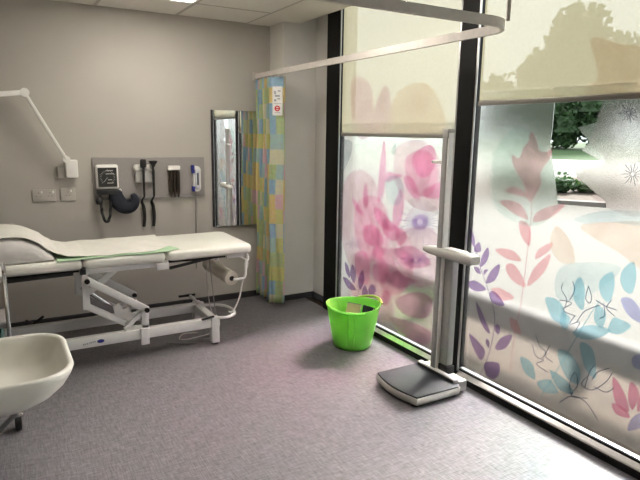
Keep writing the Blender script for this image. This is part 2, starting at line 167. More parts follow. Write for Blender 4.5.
# ------------------------------------------------------------------ mesh helpers
class MB:
    """collects shapes into one mesh"""
    def __init__(self): self.bm = bmesh.new()
    def box(self, lo, hi, bev=0., seg=2, M=None):
        b = bmesh.new(); bmesh.ops.create_cube(b, size=1)
        s = [hi[i]-lo[i] for i in range(3)]; c = [(hi[i]+lo[i])/2 for i in range(3)]
        for v in b.verts: v.co = Vector((v.co.x*s[0]+c[0], v.co.y*s[1]+c[1], v.co.z*s[2]+c[2]))
        if bev: bmesh.ops.bevel(b, geom=list(b.edges), offset=min(bev, min(s)*.49), segments=seg, affect='EDGES', profile=.5)
        if M: bmesh.ops.transform(b, matrix=M, verts=list(b.verts))
        self.join(b); return self
    def join(self, b):
        me = bpy.data.meshes.new('tmp'); b.to_mesh(me); b.free(); self.bm.from_mesh(me); bpy.data.meshes.remove(me)
    def bar(self, p, q, w, h, bev=0., up=(0, 0, 1)):
        """rectangular bar from p to q, w across, h along up"""
        p, q = Vector(p), Vector(q); d = (q-p); L = d.length; d.normalize()
        u = Vector(up); s = d.cross(u).normalized(); u = s.cross(d).normalized()
        M = Matrix(((s.x, d.x, u.x, p.x), (s.y, d.y, u.y, p.y), (s.z, d.z, u.z, p.z), (0, 0, 0, 1)))
        return self.box((-w/2, 0, -h/2), (w/2, L, h/2), bev, 2, M)
    def tube(self, pts, r, n=10, cap=True, smooth=0):
        pts = [Vector(p) for p in pts]
        if smooth: pts = catmull(pts, smooth)
        rs = list(r) if isinstance(r, (list, tuple)) else [r]*len(pts)
        if len(rs) < len(pts):
            m = len(rs)-1
            rs = [rs[min(m-1, int(u))]*(1-(u-min(m-1, int(u))))+rs[min(m-1, int(u))+1]*(u-min(m-1, int(u))) for u in [i*m/(len(pts)-1) for i in range(len(pts))]]
        rings = []; ref = None
        for i, p in enumerate(pts):
            d = (pts[min(i+1, len(pts)-1)]-pts[max(i-1, 0)]).normalized()
            if ref is None: ref = Vector((0, 0, 1)) if abs(d.z) < .9 else Vector((1, 0, 0))
            a = (ref-d*ref.dot(d)).normalized(); ref = a; b = d.cross(a)
            rings.append([self.bm.verts.new(p+(a*math.cos(2*PI*k/n)+b*math.sin(2*PI*k/n))*rs[i]) for k in range(n)])
        self.skin(rings, True)
        if cap: self.bm.faces.new(rings[0][::-1]); self.bm.faces.new(rings[-1])
        return self
    def skin(self, rings, closed=True):
        for a, b in zip(rings, rings[1:]):
            n = len(a)
            for k in range(n if closed else n-1):
                self.bm.faces.new((a[k], a[(k+1) % n], b[(k+1) % n], b[k]))
    def loft(self, loops, cap0=True, cap1=True):
        rings = [[self.bm.verts.new(p) for p in l] for l in loops]
        self.skin(rings, True)
        if cap0: self.bm.faces.new(rings[0][::-1])
        if cap1: self.bm.faces.new(rings[-1])
        return self
    def lathe(self, prof, at=(0, 0, 0), n=28, axis='z', sx=1, sy=1):
        loops = []
        for r, z in prof:
            r = max(r, 1e-4)
            loops.append([self._ax(at, r*sx*math.cos(2*PI*k/n), r*sy*math.sin(2*PI*k/n), z, axis) for k in range(n)])
        return self.loft(loops)
    def _ax(self, at, x, y, z, axis):
        if axis == 'z': return (at[0]+x, at[1]+y, at[2]+z)
        if axis == 'y': return (at[0]+x, at[1]+z, at[2]-y)
        return (at[0]+z, at[1]+x, at[2]+y)
    def poly(self, pts): self.bm.faces.new([self.bm.verts.new(p) for p in pts]); return self
    def quad_leaf(self, c, d, s, w):
        a, b = d*s, w*s*.45
        self.bm.faces.new([self.bm.verts.new(q) for q in (c, c+a*.5+b, c+a, c+a*.5-b)])
    def build(self, name, m, parent=None, smooth=True, angle=40):
        bmesh.ops.recalc_face_normals(self.bm, faces=list(self.bm.faces)) if not getattr(self, 'raw', 0) else None
        me = bpy.data.meshes.new(name); self.bm.to_mesh(me); self.bm.free()
        ms = m if isinstance(m, (list, tuple)) else [m]
        for x in ms: me.materials.append(x)
        if smooth:
            for p in me.polygons: p.use_smooth = True
            try: me.set_sharp_from_angle(angle=math.radians(angle))
            except Exception: pass
        o = bpy.data.objects.new(name, me); C.objects.link(o)
        if parent is not None:
            o.parent = parent; o.matrix_parent_inverse = Matrix.Translation(-Vector(parent.location)) if ROOTREL else Matrix()
        return o
ROOTREL = True

def catmull(p, k, closed=False):
    out = []; n = len(p)
    rng = range(n if closed else n-1)
    for i in rng:
        g = (lambda j: p[j % n]) if closed else (lambda j: p[max(0, min(n-1, j))])
        a, b, c, d = g(i-1), g(i), g(i+1), g(i+2)
        for s in range(k):
            t = s/k
            out.append(.5*((2*b)+(c-a)*t+(2*a-5*b+4*c-d)*t*t+(3*b-a-3*c+d)*t**3))
    if not closed: out.append(p[-1])
    return out

def thing(name, label, cat, loc=(0, 0, 0), group=None):
    o = bpy.data.objects.new(name, None); C.objects.link(o); o.location = loc; o.empty_display_size = .05
    return tag(o, label, cat, group)
def tag(o, label, cat, group=None, kind=None):
    o['label'] = label; o['category'] = cat
    if group: o['group'] = group
    if kind: o['kind'] = kind
    return o
def struct(o, label, cat):
    o['kind'] = 'structure'; return tag(o, label, cat)
def sbox(name, lo, hi, m, label, cat, bev=0.):
    return struct(MB().box(lo, hi, bev).build(name, m, smooth=False), label, cat)
def rrect(x0, x1, y0, y1, r, n=6):
    """rounded rectangle outline, counter-clockwise"""
    out = []
    for cx, cy, a0 in ((x1-r, y1-r, 0), (x0+r, y1-r, PI/2), (x0+r, y0+r, PI), (x1-r, y0+r, 1.5*PI)):
        for k in range(n+1):
            a = a0+PI/2*k/n; out.append((cx+r*math.cos(a), cy+r*math.sin(a)))
    return out

# ------------------------------------------------------------------ palette
wall_m = mat('painted_wall', (.50, .475, .435), .75, noise=.02, scale=3)
pier_m = mat('painted_wall_white', (.70, .68, .645), .75, noise=.02, scale=3)
ceil_m = mat('ceiling_tile', (.82, .79, .74), .85, noise=.04, scale=180, bump=.1)
plaster_m = mat('ceiling_plaster', (.80, .76, .70), .85, noise=.02, scale=5)
grid_m = mat('ceiling_grid', (.5, .47, .43), .6)  # white bars greyed: their shadow gap is put into the colour
skirt_m = mat('cove_skirting', (.035, .033, .036), .5)
frame_m = mat('black_frame', (.004, .004, .004), .5, noise=.1, spec=.2)
alu_m = mat('silver_trim', (.62, .62, .62), .3, metal=.9)
sill_m = mat('sill_trim', (.88, .86, .86), .28, metal=.85)
white_m = mat('white_enamel', (.86, .86, .84), .35, noise=.02)
plast_m = mat('white_plastic', (.86, .85, .82), .4, noise=.02)
socket_m = mat('socket_plastic', (.50, .475, .435), .4, noise=.02)
slot_m = mat('socket_slot', (.12, .11, .10), .6)
vinyl_m = mat('cream_vinyl', (.88, .88, .81), .45, noise=.02, scale=8)
paper_m = mat('couch_paper', (.88, .87, .81), .8, noise=.03, scale=25, bump=.25)
green_m = mat('green_sheet', (.52, .74, .50), .75, noise=.06, scale=25, bump=.2)
pillow_m = mat('pillow_cover', (.70, .68, .66), .7, noise=.05, scale=18, bump=.5)
black_m = mat('black_rubber', (.012, .012, .013), .5)
darkm = mat('dark_steel', (.03, .03, .03), .4, metal=.3)
chrome_m = mat('chrome', (.72, .72, .72), .15, metal=1)
grey_m = mat('grey_plastic', (.30, .29, .29), .45)
board_m = mat('grey_board', (.33, .31, .30), .5, noise=.03)
navy_m = mat('navy_fabric', (.015, .018, .03), .8, noise=.2, bump=.2)
cream_m = mat('cream_moulded', (.88, .86, .78), .35, noise=.02, scale=6)
roll_m = mat('paper_roll', (.72, .66, .58), .8, noise=.03)
tubg_m = mat('green_tub', (.36, .90, .16), .4, noise=.05, scale=10, trans=.35)
tubh_m = mat('green_tub_handle', (.34, .58, .05), .4, noise=.05)
scale_m = mat('scale_grey_white', (.55, .54, .50), .4, noise=.03)
colm = mat('scale_column_grey', (.36, .36, .33), .4, noise=.03)
mat_m = mat('scale_mat', (.020, .024, .028), .62, noise=.15, scale=200, bump=.3)
blue_m = mat('blue_plastic', (.03, .04, .28), .4)
pale_m = mat('pale_display', (.62, .64, .70), .35)
dialw = mat('dial_mark', (.55, .55, .52), .6)
dial_m = mat('dial_face', (.03, .03, .03), .4)
card_m = mat('label_card', (.80, .80, .78), .6)
red_m = mat('label_red', (.62, .03, .04), .6)
mark_m = mat('label_mark', (.35, .37, .40), .6)
mirror_m = mat('mirror_silver', (.88, .89, .88), .015, metal=1, noise=0)
rail_m = mat('rail_white', (.60, .56, .52), .45)
tan_m = mat('tan_card', (.36, .22, .12), .7)
teal_m = mat('teal_plastic', (.10, .24, .22), .5)
clear_m = glass_mat()
film_m = film_mat(FILM_ROUGH, FILM_IOR, FILM_TL)
fabric_m = blind_mat()
panel_m = emit_mat('led_panel_light', (1, .92, .81), PANEL_STRENGTH)
curt_m = curtain_mat()

# ------------------------------------------------------------------ room shell
LX, RY = -2.2, -1.4
sbox('floor', (LX-.15, RY-.15, -.1), (2.35, BACK+.15, 0), floor_mat(), 'grey mottled vinyl floor of the room', 'floor')
sbox('wall_back', (LX-.15, BACK, 0), (2.62, BACK+.15, 2.9), wall_m, 'beige painted back wall behind the couch', 'wall')
sbox('wall_left', (LX-.15, RY, 0), (LX, BACK, 2.9), wall_m, 'beige side wall at the head end of the couch', 'wall')
sbox('wall_rear', (LX-.15, RY-.15, 0), (2.62, RY, 2.9), wall_m, 'beige wall facing the couch across the room', 'wall')
sbox('wall_pier', (2.13, 4.33, 0), (2.62, BACK, 2.9), pier_m, 'pale boxed pier in the corner behind the curtain', 'wall')
sbox('wall_return', (2.44, 3.98, 0), (2.62, 4.33, 2.9), pier_m, 'narrow pale wall strip between pier and window frame', 'wall')
sbox('wall_right', (2.34, RY, 0), (2.62, -.42, 2.9), wall_m, 'beige wall beside the last window', 'wall')
sbox('ceiling', (LX-.15, RY-.15, CEIL+.02), (2.28, BACK+.02, CEIL+.08), plaster_m, 'pale ceiling with lay-in tiles', 'ceiling')
cl = bpy.data.objects['ceiling']
# tile field: plasterboard margins sit flush around it
MB().box((1.92, RY, CEIL), (2.28, BACK, CEIL+.02)).build('ceiling_margin', plaster_m, cl, smooth=False)
sbox('roof_slab', (LX-.3, RY-.3, 2.9), (2.75, BACK+.3, 3.1), plaster_m, 'roof slab above the room', 'roof')
# tiles: each lay-in tile is one panel; the grey of the grid bars paints in their shadow gap
xs = [1.92-.6*k for k in range(0, 8)]
ys = [BACK]+[4.10-.6*k for k in range(0, 10)]
lamp_cells = [(1, 1), (0, 3)]  # second cell: unseen panel, added to brighten the pier
tiles = MB()
for i in range(len(xs)-1):
    for j in range(len(ys)-1):
        if (i+0, j) in lamp_cells: continue
        x1, x0, y1, y0 = xs[i]-.012, xs[i+1]+.012, ys[j]-.012, ys[j+1]+.012
        if x0 < LX: x0 = LX
        if y0 < RY: continue
        tiles.box((x0, y0, CEIL+.003), (x1, y1, CEIL+.018))
tiles.build('ceiling_tile', ceil_m, cl, smooth=False)
g = MB()
for x in xs: g.box((x-.012, RY, CEIL+.001), (x+.012, BACK, CEIL+.012))
for y in ys[1:]: g.box((LX, y-.012, CEIL+.0015), (1.92, y+.012, CEIL+.012))
g.build('ceiling_grid', grid_m, cl, smooth=False)
k = 0
where = ['LED panel in the ceiling above the couch', 'LED panel added in the ceiling out of view, to brighten the pier']
for n, (i, j) in enumerate(lamp_cells):
    x1, x0, y1, y0 = xs[i]-.014, xs[i+1]+.014, ys[j]-.014, ys[j+1]+.014
    t = thing('ceiling_light', 'square white '+where[n], 'ceiling light', ((x0+x1)/2, (y0+y1)/2, CEIL), 'LED ceiling panels')
    f = MB()
    f.box((x0, y0, CEIL-.004), (x1, y0+.02, CEIL+.016)).box((x0, y1-.02, CEIL-.004), (x1, y1, CEIL+.016))
    f.box((x0, y0+.02, CEIL-.004), (x0+.02, y1-.02, CEIL+.016)).box((x1-.02, y0+.02, CEIL-.004), (x1, y1-.02, CEIL+.016))
    f.build('light_frame', white_m, t, smooth=False)
    MB().box((x0+.02, y0+.02, CEIL-.001), (x1-.02, y1-.02, CEIL+.012)).build('diffuser', panel_m, t, smooth=False)
# coved skirting
def skirting(name, segs, label):
    b = MB()
    for (lo, hi) in segs: b.box(lo, hi, .004, 1)
    return struct(b.build(name, skirt_m, smooth=False), label, 'baseboard')
skirting('baseboard_back', [((LX, BACK-.014, 0), (2.13, BACK, .055))], 'dark coved skirting along the back wall')
skirting('baseboard_pier', [((2.116, 4.316, 0), (2.44, 4.33, .05))], 'dark coved skirting along the front of the pier')
skirting('baseboard_pier_side', [((2.116, 4.33, 0), (2.13, BACK-.014, .05))], 'dark coved skirting on the side of the pier')
skirting('baseboard_return', [((2.426, 3.98, 0), (2.44, 4.316, .05))], 'dark coved skirting between pier and window frame')

# ------------------------------------------------------------------ windows
INK = dict(core=(.80, .68, .90), pink=(.99, .62, .66), purple=(.50, .38, .64), blue=(.52, .78, .88), violet=(.60, .62, .90), magenta=(.86, .45, .62), peach=(1., .86, .78),
           mint=(.84, .95, .91), paleblue=(.84, .94, .98), greypink=(.95, .90, .90), white=(1., 1., 1.), dark=(.40, .40, .46), ink=(.12, .16, .32),
           ink2=(.34, .24, .62), hotpink=(.98, .60, .77), rose=(.88, .62, .76), grey=(.76, .80, .82), rose2=(.98, .80, .86), wash=(.97, .70, .80))
INKM = {}
def inkm(k):
    if k not in INKM: INKM[k] = ink_mat(k, INK[k], .22 if k == 'white' else .08)
    return INKM[k]
def chaikin(p, it=2):
    q = catmull([Vector(v) for v in p], 5, True)
    return [(v.x, v.y) for v in q]
def clip_z(p, zmin):
    out = []
    for i in range(len(p)):
        a, b = p[i], p[(i+1) % len(p)]
        if a[1] >= zmin: out.append(a)
        if (a[1] >= zmin) != (b[1] >= zmin):
            t = (zmin-a[1])/(b[1]-a[1]); out.append((a[0]+t*(b[0]-a[0]), zmin))
    return out
def clip_y(p, ymax, ymin):
    return [(min(ymax, max(ymin, y)), z) for y, z in p]
def motif(name, ink, leaves, stems, parent, x, ymin, ymax, zmin):
    b = MB(); b.raw = 1
    for l in leaves:
        p = clip_y(clip_z(chaikin(l), zmin), ymax, ymin)
        if len(p) < 3: continue
        vs = [b.bm.verts.new((x, y, z)) for y, z in p]
        tr = geometry.tessellate_polygon([[Vector((y, z, 0)) for y, z in p]])
        for t in tr:
            try: b.bm.faces.new([vs[i] for i in t])
            except ValueError: pass
    w = .0024 if leaves else .0017
    for s in stems:
        pts = catmull([Vector((y, z)) for y, z in s], 5) if len(s) > 2 else [Vector(q) for q in s]
        pts = [p for p in pts if ymin <= p.x <= ymax and p.y >= zmin]
        if len(pts) < 2: continue
        L = []; R = []
        for i, p in enumerate(pts):
            d = (pts[min(i+1, len(pts)-1)]-pts[max(0, i-1)])
            if d.length < 1e-9: d = Vector((0, 1))
            d.normalize(); nrm = Vector((-d.y, d.x))*w
            L.append(b.bm.verts.new((x-.0001, *(p+nrm)))); R.append(b.bm.verts.new((x-.0001, *(p-nrm))))
        for i in range(len(pts)-1): b.bm.faces.new((L[i], L[i+1], R[i+1], R[i]))
    return b.build(name, inkm(ink), parent, smooth=False)
def film_slab(outer, hole, parent):
    b = MB(); x0, x1 = 2.371, 2.373
    loops = [outer]+([hole] if hole else [])
    flat = [q for l in loops for q in l]
    A = [b.bm.verts.new((x0, y, z)) for y, z in flat]; B = [b.bm.verts.new((x1, y, z)) for y, z in flat]
    for t in geometry.tessellate_polygon([[Vector((y, z, 0)) for y, z in l] for l in loops]):
        b.bm.faces.new([A[i] for i in t]); b.bm.faces.new([B[i] for i in t][::-1])
    o = 0
    for l in loops:
        n = len(l)
        for i in range(n): b.bm.faces.new((A[o+i], A[o+(i+1) % n], B[o+(i+1) % n], B[o+i]))
        o += n
    return b.build('privacy_film', film_m, parent, smooth=False)
TOP = 2.75
def window(name, y0, y1, jamb0, jamb1, motifs, hole, label, film_top=None):
    """pane between y0 and y1; jamb widths at either end (0 = shared with the next one)"""
    w = bpy.data.objects.new(name, None); C.objects.link(w); w.location = (2.4, (y0+y1)/2, 0); struct(w, label, 'window')
    if jamb1: MB().box((2.34, y1, 0), (2.402, y1+jamb1, 2.9), .003, 1).build('frame_post', frame_m, w, smooth=False)
    if jamb0: MB().box((2.34, y0-jamb0, 0), (2.402, y0, 2.9), .003, 1).build('frame_post', frame_m, w, smooth=False)
    MB().box((2.34, y0, 0), (2.402, y1, .038)).build('bottom_rail', frame_m, w, smooth=False)
    # sloping bright sill, its gasket and the bright glazing bead
    s = MB(); s.loft([[(2.341, y, .038), (2.345, y, .044), (2.363, y, .064), (2.402, y, .064), (2.402, y, .038)] for y in (y0, y1)])
    s.build('sill', sill_m, w, smooth=False)
    MB().box((2.361, y0, .064), (2.366, y1, .072)).build('gasket', frame_m, w, smooth=False)
    MB().box((2.3662, y0, .064), (2.388, y1, .081)).build('glazing_bead', alu_m, w, smooth=False)
    MB().box((2.36, y0, 2.75), (2.402, y1, 2.9)).build('head_rail', frame_m, w, smooth=False)
    for ya, yb in ((y0, y0+.012), (y1-.012, y1)):
        MB().box((2.343, ya, .066), (2.349, yb, TOP)).build('side_trim', alu_m, w, smooth=False)
    MB().box((2.376, y0, .078), (2.382, y1, TOP)).build('glass_pane', clear_m, w, smooth=False)
    ft = film_top or TOP
    fl = film_slab([(y0+.002, .107), (y1-.002, .107), (y1-.002, ft), (y0+.002, ft)], hole, w)
    for i, (ink, nm, lv, st) in enumerate(motifs):
        if hole and 0: pass
        motif(nm, ink, lv, st, fl, 2.3705-.0003*i, y0+.003, y1-.003, .083)
    return w
window('window_1', 2.49, 3.79, .13, .19, MOTIFS_LEFT, None, 'tall frosted window printed with pink flowers, behind the green tub', 1.56)
window('window_2', 1.03, 2.36, .13, 0, MOTIFS_RIGHT, GAP, 'tall frosted window printed with blue leaves and a pink branch', FILM_TOP_RIGHT)
window('window_added', -.42, .90, 0, 0, [], None, 'unseen plain frosted window added along the glazed wall to let in light')  # pane out of view, added so more daylight comes in

# ------------------------------------------------------------------ roller blinds
def blind(y0, y1, z, label):
    t = thing('roller_blind', label, 'blind', (2.355, (y0+y1)/2, z), 'cream roller blinds')
    b = MB(); b.box((2.3575, y0, z+.01), (2.3582, y1, TOP-.06)); 
    bm = b.bm
    # a single sheet of cloth: keep only the room-facing skin
    bm.faces.ensure_lookup_table()
    for f in [f for f in bm.faces if f.calc_center_median().x > 2.3576]: bm.faces.remove(f)
    b.build('fabric', fabric_m, t, smooth=False)
    MB().box((2.3495, y0, z-.013), (2.3655, y1, z+.013), .004).build('bottom_bar', mat('blind_bar', (.22, .205, .18), .4), t)
    MB().tube([(2.3575, y0, TOP-.04), (2.3575, y1, TOP-.04)], .009, 14).build('roller_tube', white_m, t)
    return t
blind(2.515, 3.765, 1.47, 'cream roller blind drawn low over the pink flower window')
blind(1.055, 2.335, 1.652, 'cream roller blind drawn part way over the blue leaf window')

# ------------------------------------------------------------------ curtain rail and curtain
RX, RZ, RYC = 1.99, 1.945, 1.77
t = thing('curtain_rail', 'white L-shaped curtain rail hung below the ceiling around the couch', 'curtain rail', (RX, RYC, RZ))
path = [(RX, 4.58, RZ)]+[(RX, 4.4-.2*k, RZ) for k in range(12)]
for k in range(9):
    a = PI/2*k/8; path.append((RX-.16+.16*math.cos(a), RYC+.16-.16*math.sin(a), RZ))
path += [(1.6-.3*k, RYC, RZ) for k in range(8)]
b = MB(); loops = []
for i, p in enumerate(path):
    d = (Vector(path[min(i+1, len(path)-1)])-Vector(path[max(i-1, 0)])).normalized(); s = Vector((d.y, -d.x, 0))*.009
    P_ = Vector(p); loops.append([P_-s+Vector((0, 0, -.02)), P_+s+Vector((0, 0, -.02)), P_+s+Vector((0, 0, .02)), P_-s+Vector((0, 0, .02))])
b.loft(loops); b.build('rail_track', rail_m, t, angle=50)
MB().tube([(1.955, 1.80, RZ+.018), (1.955, 1.80, CEIL+.001)], .009).build('hanger_rod', rail_m, t)
MB().tube([(.25, RYC, RZ+.018), (.25, RYC, CEIL+.001)], .009).build('hanger_rod', rail_m, t)
MB().box((RX-.03, 4.578, RZ-.035), (RX+.03, 4.589, RZ+.035), .005).build('wall_bracket', rail_m, t)

t = thing('privacy_curtain', 'patchwork privacy curtain in green, yellow, blue and pink, gathered at the rail end', 'curtain', (RX-.03, 4.3, .05))
plan = [(2.00, 4.53), (1.96, 4.50), (2.03, 4.47), (1.955, 4.43), (2.03, 4.40), (1.955, 4.36), (2.03, 4.33), (1.955, 4.28), (2.03, 4.26), (1.948, 4.20), (1.953, 4.185), (1.99, 4.155), (2.03, 4.12), (2.04, 4.125), (2.02, 4.17)]
pl = catmull([Vector(p) for p in plan], 5)
b = MB(); uvl = b.bm.loops.layers.uv.new('UVMap')
acc = [0]
for i in range(1, len(pl)): acc.append(acc[-1]+(pl[i]-pl[i-1]).length)
zs = [1.91-.062*j for j in range(31)]
grid = []
for z in zs:
    s = (1.91-z)/1.86; row = []
    for i, p in enumerate(pl):
        c = Vector((1.99, 4.33)); q = c+(p-c)*(1+.02*s*(math.sin(s*5+i*.13)*.4+.8))
        q.x += .006*math.sin(i*.9+z*7)-.008*s; q.y = min(q.y, 4.57)
        row.append(b.bm.verts.new((min(q.x, 2.10), q.y, z)))
    grid.append(row)
for j in range(len(zs)-1):
    for i in range(len(pl)-1):
        f = b.bm.faces.new((grid[j][i], grid[j+1][i], grid[j+1][i+1], grid[j][i+1]))
        for lp, (ii, jj) in zip(f.loops, ((i, j), (i, j+1), (i+1, j+1), (i+1, j))): lp[uvl].uv = (acc[ii], zs[jj])
o = b.build('curtain_cloth', curt_m, t, angle=80)
sm = o.modifiers.new('thickness', 'SOLIDIFY'); sm.thickness = .0015
for y in (4.48, 4.41, 4.34, 4.27, 4.19, 4.13):
    MB().tube([(RX, y, RZ-.0205), (RX, y, 1.911)], .004, 8).build('hook', plast_m, t)
# sewn-on care label: white card with pictograms and a red no-entry ring
LM = Matrix.Translation((1.988, 4.148, 1.725))@Matrix.Rotation(math.atan2(4.12-4.185, 2.03-1.953), 4, 'Z')
lb = MB().box((-.040, -.0035, -.115), (.042, -.0015, .11), M=LM).build('care_label', card_m, t, smooth=False); lb['label'] = 'white label with red no-entry ring'
d = MB()
ring = [[LM@Vector((r*math.cos(2*PI*k/28), -.0042, -.06+r*math.sin(2*PI*k/28))) for k in range(28)] for r in (.013, .023)]
d.skin([[d.bm.verts.new(p) for p in l] for l in ring])
d.box((-.014, -.0044, -.065), (.014, -.0038, -.055), M=LM)
d.build('no_entry_mark', red_m, lb, smooth=False)
for (a, c) in (((-.025, .075), (-.012, .05)), ((-.02, .03), (.02, .045)), ((.004, .08), (.026, .07)), ((0, .01), (.024, .02)), ((-.026, -.005), (-.008, .012)), ((-.022, -.094), (.024, -.09)), ((-.03, -.024), (.032, -.0205))):
    MB().box((a[0], -.0042, a[1]) if a[1] < c[1] else (a[0], -.0042, c[1]), (c[0], -.0038, max(a[1], c[1])), M=LM).build('label_mark', mark_m, lb, smooth=False)

# ------------------------------------------------------------------ wall mirror (stands off slightly at one side)
t = thing('wall_mirror', 'tall rectangular frameless mirror on the back wall beside the curtain', 'mirror', (1.59, 4.575, .67))
MM = Matrix.Translation((1.595, 4.576, 0))@Matrix.Rotation(-math.radians(MIRROR_DEG), 4, 'Z')
MB().box((0, -.004, .672), (.40, 0, 1.652), M=MM).build('mirror_glass', mirror_m, t, smooth=False)
MB().box((0, .0005, .672), (.40, .010, 1.652), M=MM).build('backing', darkm, t, smooth=False)
MB().box((-.012, -.006, .670), (-.0005, .012, 1.654), M=MM).build('edge_strip', black_m, t, smooth=False)

# ------------------------------------------------------------------ examination couch
YN, YF = 3.62, 4.25
t = thing('examination_couch', 'white height-adjustable examination couch with cream padded top against the back wall', 'couch', (.5, 3.93, 0))
def pad(x0, x1, z0=.628, z1=.692, r=.028, re=.02):
    b = MB(); L = []
    for z, ins in ((z0, .018), (z0+.010, .004), (z0+.022, 0), (z1-.024, 0), (z1-.010, .005), (z1-.002, .016), (z1, .03)):
        L.append([(x, y, z) for x, y in rrect(x0+ins*.7, x1-ins*.7, YN+ins, YF-ins, r)])
    b.loft(L); return b
p0 = pad(-.62, .415).build('head_cushion', vinyl_m, t, angle=60)
p1 = pad(.422, .925).build('middle_cushion', vinyl_m, t, angle=60)
p2 = pad(.932, 1.545, r=.05).build('foot_cushion', vinyl_m, t, angle=60)
for nm, x0, x1 in (('head_frame', -.56, .40), ('foot_frame', .95, 1.40)):
    MB().box((x0, 3.70, .600), (x1, 3.735, .627)).box((x0, 4.12, .600), (x1, 4.155, .627)).box((x0, 3.735, .604), (x0+.03, 4.12, .624)).box((x1-.03, 3.735, .604), (x1, 4.12, .624)).build(nm, darkm, t, smooth=False)
MB().box((.40, 3.66, .59), (.95, 3.70, .627), .004).build('side_rail', white_m, t)
MB().box((.40, 4.12, .59), (.95, 4.16, .627), .004).build('side_rail', white_m, t)
MB().bar((-.02, 3.655, .598), (.36, 3.655, .606), .02, .022).build('gas_strut', black_m, t)
MB().bar((.955, 3.655, .575), (1.30, 3.69, .618), .016, .018).build('gas_strut', black_m, t)
MB().box((.865, 3.63, .575), (.945, 3.662, .622), .004).build('hinge_bracket', white_m, t)
MB().box((.398, 3.632, .595), (.432, 3.66, .640), .003).build('hinge_block', black_m, t)
# scissor linkage, near and far side
for yy, side in ((3.64, 0), (4.02, 1)):
    b = MB(); b.loft([[(.402, y, .372), (.442, y, .366), (.446, y, .40), (.442, y, .595), (.408, y, .60)] for y in (yy-.004, yy+.022)])
    b.build('linkage_plate', white_m, t, smooth=False)
    MB().bar((.425, yy-.022, .566), (.79, yy-.022, .320), .026, .046, .004).build('lift_arm', white_m, t)
    MB().bar((.432, yy+.036, .378), (.70, yy+.036, .205), .026, .040, .004).build('lift_arm', white_m, t)
    b = MB(); b.box((.752, yy-.008, .19), (.80, yy+.020, .335), .004).bar((.645, yy+.006, .20), (.775, yy+.006, .315), .022, .028, .003)
    b.box((.645, yy-.008, .19), (.80, yy+.020, .215), .003)
    b.build('pivot_bracket', white_m, t)
    for px, pz in ((.43, .56), (.782, .325)):
        q = MB(); q.lathe([(0, 0), (.016, 0), (.016, .012), (.009, .016), (0, .016)], (px, yy-.052, pz), 16, 'y'); q.build('pivot_bolt', darkm, t)
MB().bar((.445, 3.72, .455), (.66, 3.72, .625), .03, .042, .004).build('lift_strut', white_m, t)
MB().bar((.44, 3.86, .37), (.72, 3.90, .22), .05, .05, .006).build('actuator_body', grey_m, t)
MB().tube([(.43, 3.86, .46), (.60, 3.88, .30)], .018, 12).build('actuator_rod', chrome_m, t)
b = MB(); b.loft([[(.60, y, .33), (.64, y, .345), (.66, y, .30), (.70, y, .31), (.735, y, .22), (.66, y, .19), (.615, y, .23)] for y in (3.76, 3.772)]); b.build('motor_plate', white_m, t, smooth=False)
MB().tube([(.422, 3.645, .58), (.422, 4.03, .58)], .014, 12).build('cross_tube', white_m, t)
MB().tube([(.775, 3.645, .30), (.775, 4.03, .30)], .014, 12).build('cross_tube', white_m, t)
# base frame
bmn = MB().box((-.35, 3.615, .125), (1.285, 3.665, .192), .004).build('base_beam', white_m, t)
MB().box((-.35, 4.00, .125), (1.30, 4.05, .192), .004).build('base_beam', white_m, t)
MB().box((1.222, 3.665, .128), (1.276, 4.00, .188), .004).build('base_crossbar', white_m, t)
MB().box((-.34, 3.665, .128), (-.29, 4.00, .188), .004).build('base_crossbar', white_m, t)
for x, y in ((1.222, 3.606), (1.222, 4.004), (-.345, 3.606), (-.345, 4.004)):
    MB().box((x, y, .012), (x+.056, y+.054, .200), .004).build('leg', white_m, t)
    MB().lathe([(0, 0), (.024, 0), (.024, .012), (0, .012)], (x+.028, y+.027, .0), 16).build('foot_pad', black_m, t)
MB().box((.738, 3.602, .088), (.792, 3.6145, .2), .003).build('bracket_plate', white_m, t)
# maker's oval badge and faint lettering on the beam
b = MB(); b.lathe([(0, 0), (1, 0), (1, .0015), (0, .0015)], (.49, 3.6135, .158), 20, 'y', .022, .012); b.build('badge', blue_m, t)
for k, (x, w_) in enumerate(((.385, .010), (.397, .007), (.407, .009), (.419, .006), (.428, .010), (.441, .008), (.452, .008))):
    MB().box((x, 3.6132, .147+.0015*k), (x+w_*.8, 3.6148, .156+.0015*k)).build('badge_lettering', mark_m, t, smooth=False)
# foot levers at the end of the base
MB().tube([(1.25, 4.0, .195), (1.25, 4.20, .20)], .012, 10).build('lever_bar', white_m, t)
MB().tube([(1.16, 4.20, .205), (1.29, 4.20, .205)], .010, 8).build('foot_lever', black_m, t)
MB().tube([(1.15, 3.60, .20), (1.24, 3.615, .205)], .008, 8).build('foot_lever', black_m, t)
MB().tube([(-.02+.12, 4.28, .15), (.14, 4.16, .16), (.20, 4.12, .215)], .009, 8).build('foot_lever', black_m, t)
MB().tube([(1.26, 3.62, .192), (1.33, 3.60, .19), (1.42, 3.68, .18), (1.44, 3.80, .18), (1.40, 3.92, .18), (1.27, 3.96, .185)], .011, 10, smooth=4).build('foot_switch_bar', white_m, t)
# roll holder brackets under the foot end
for yy in (3.665, 4.245):
    MB().tube([(1.50, yy-.01, .632), (1.515, yy-.02, .59), (1.495, yy-.025, .56), (1.485, yy-.03, .46), (1.44, yy-.028, .447), (1.40, yy-.028, .447)], .010, 10, smooth=4).build('roll_bracket', white_m, t)
MB().box((1.36, 3.66, .60), (1.50, 3.69, .632), .004).build('roll_mount', white_m, t)
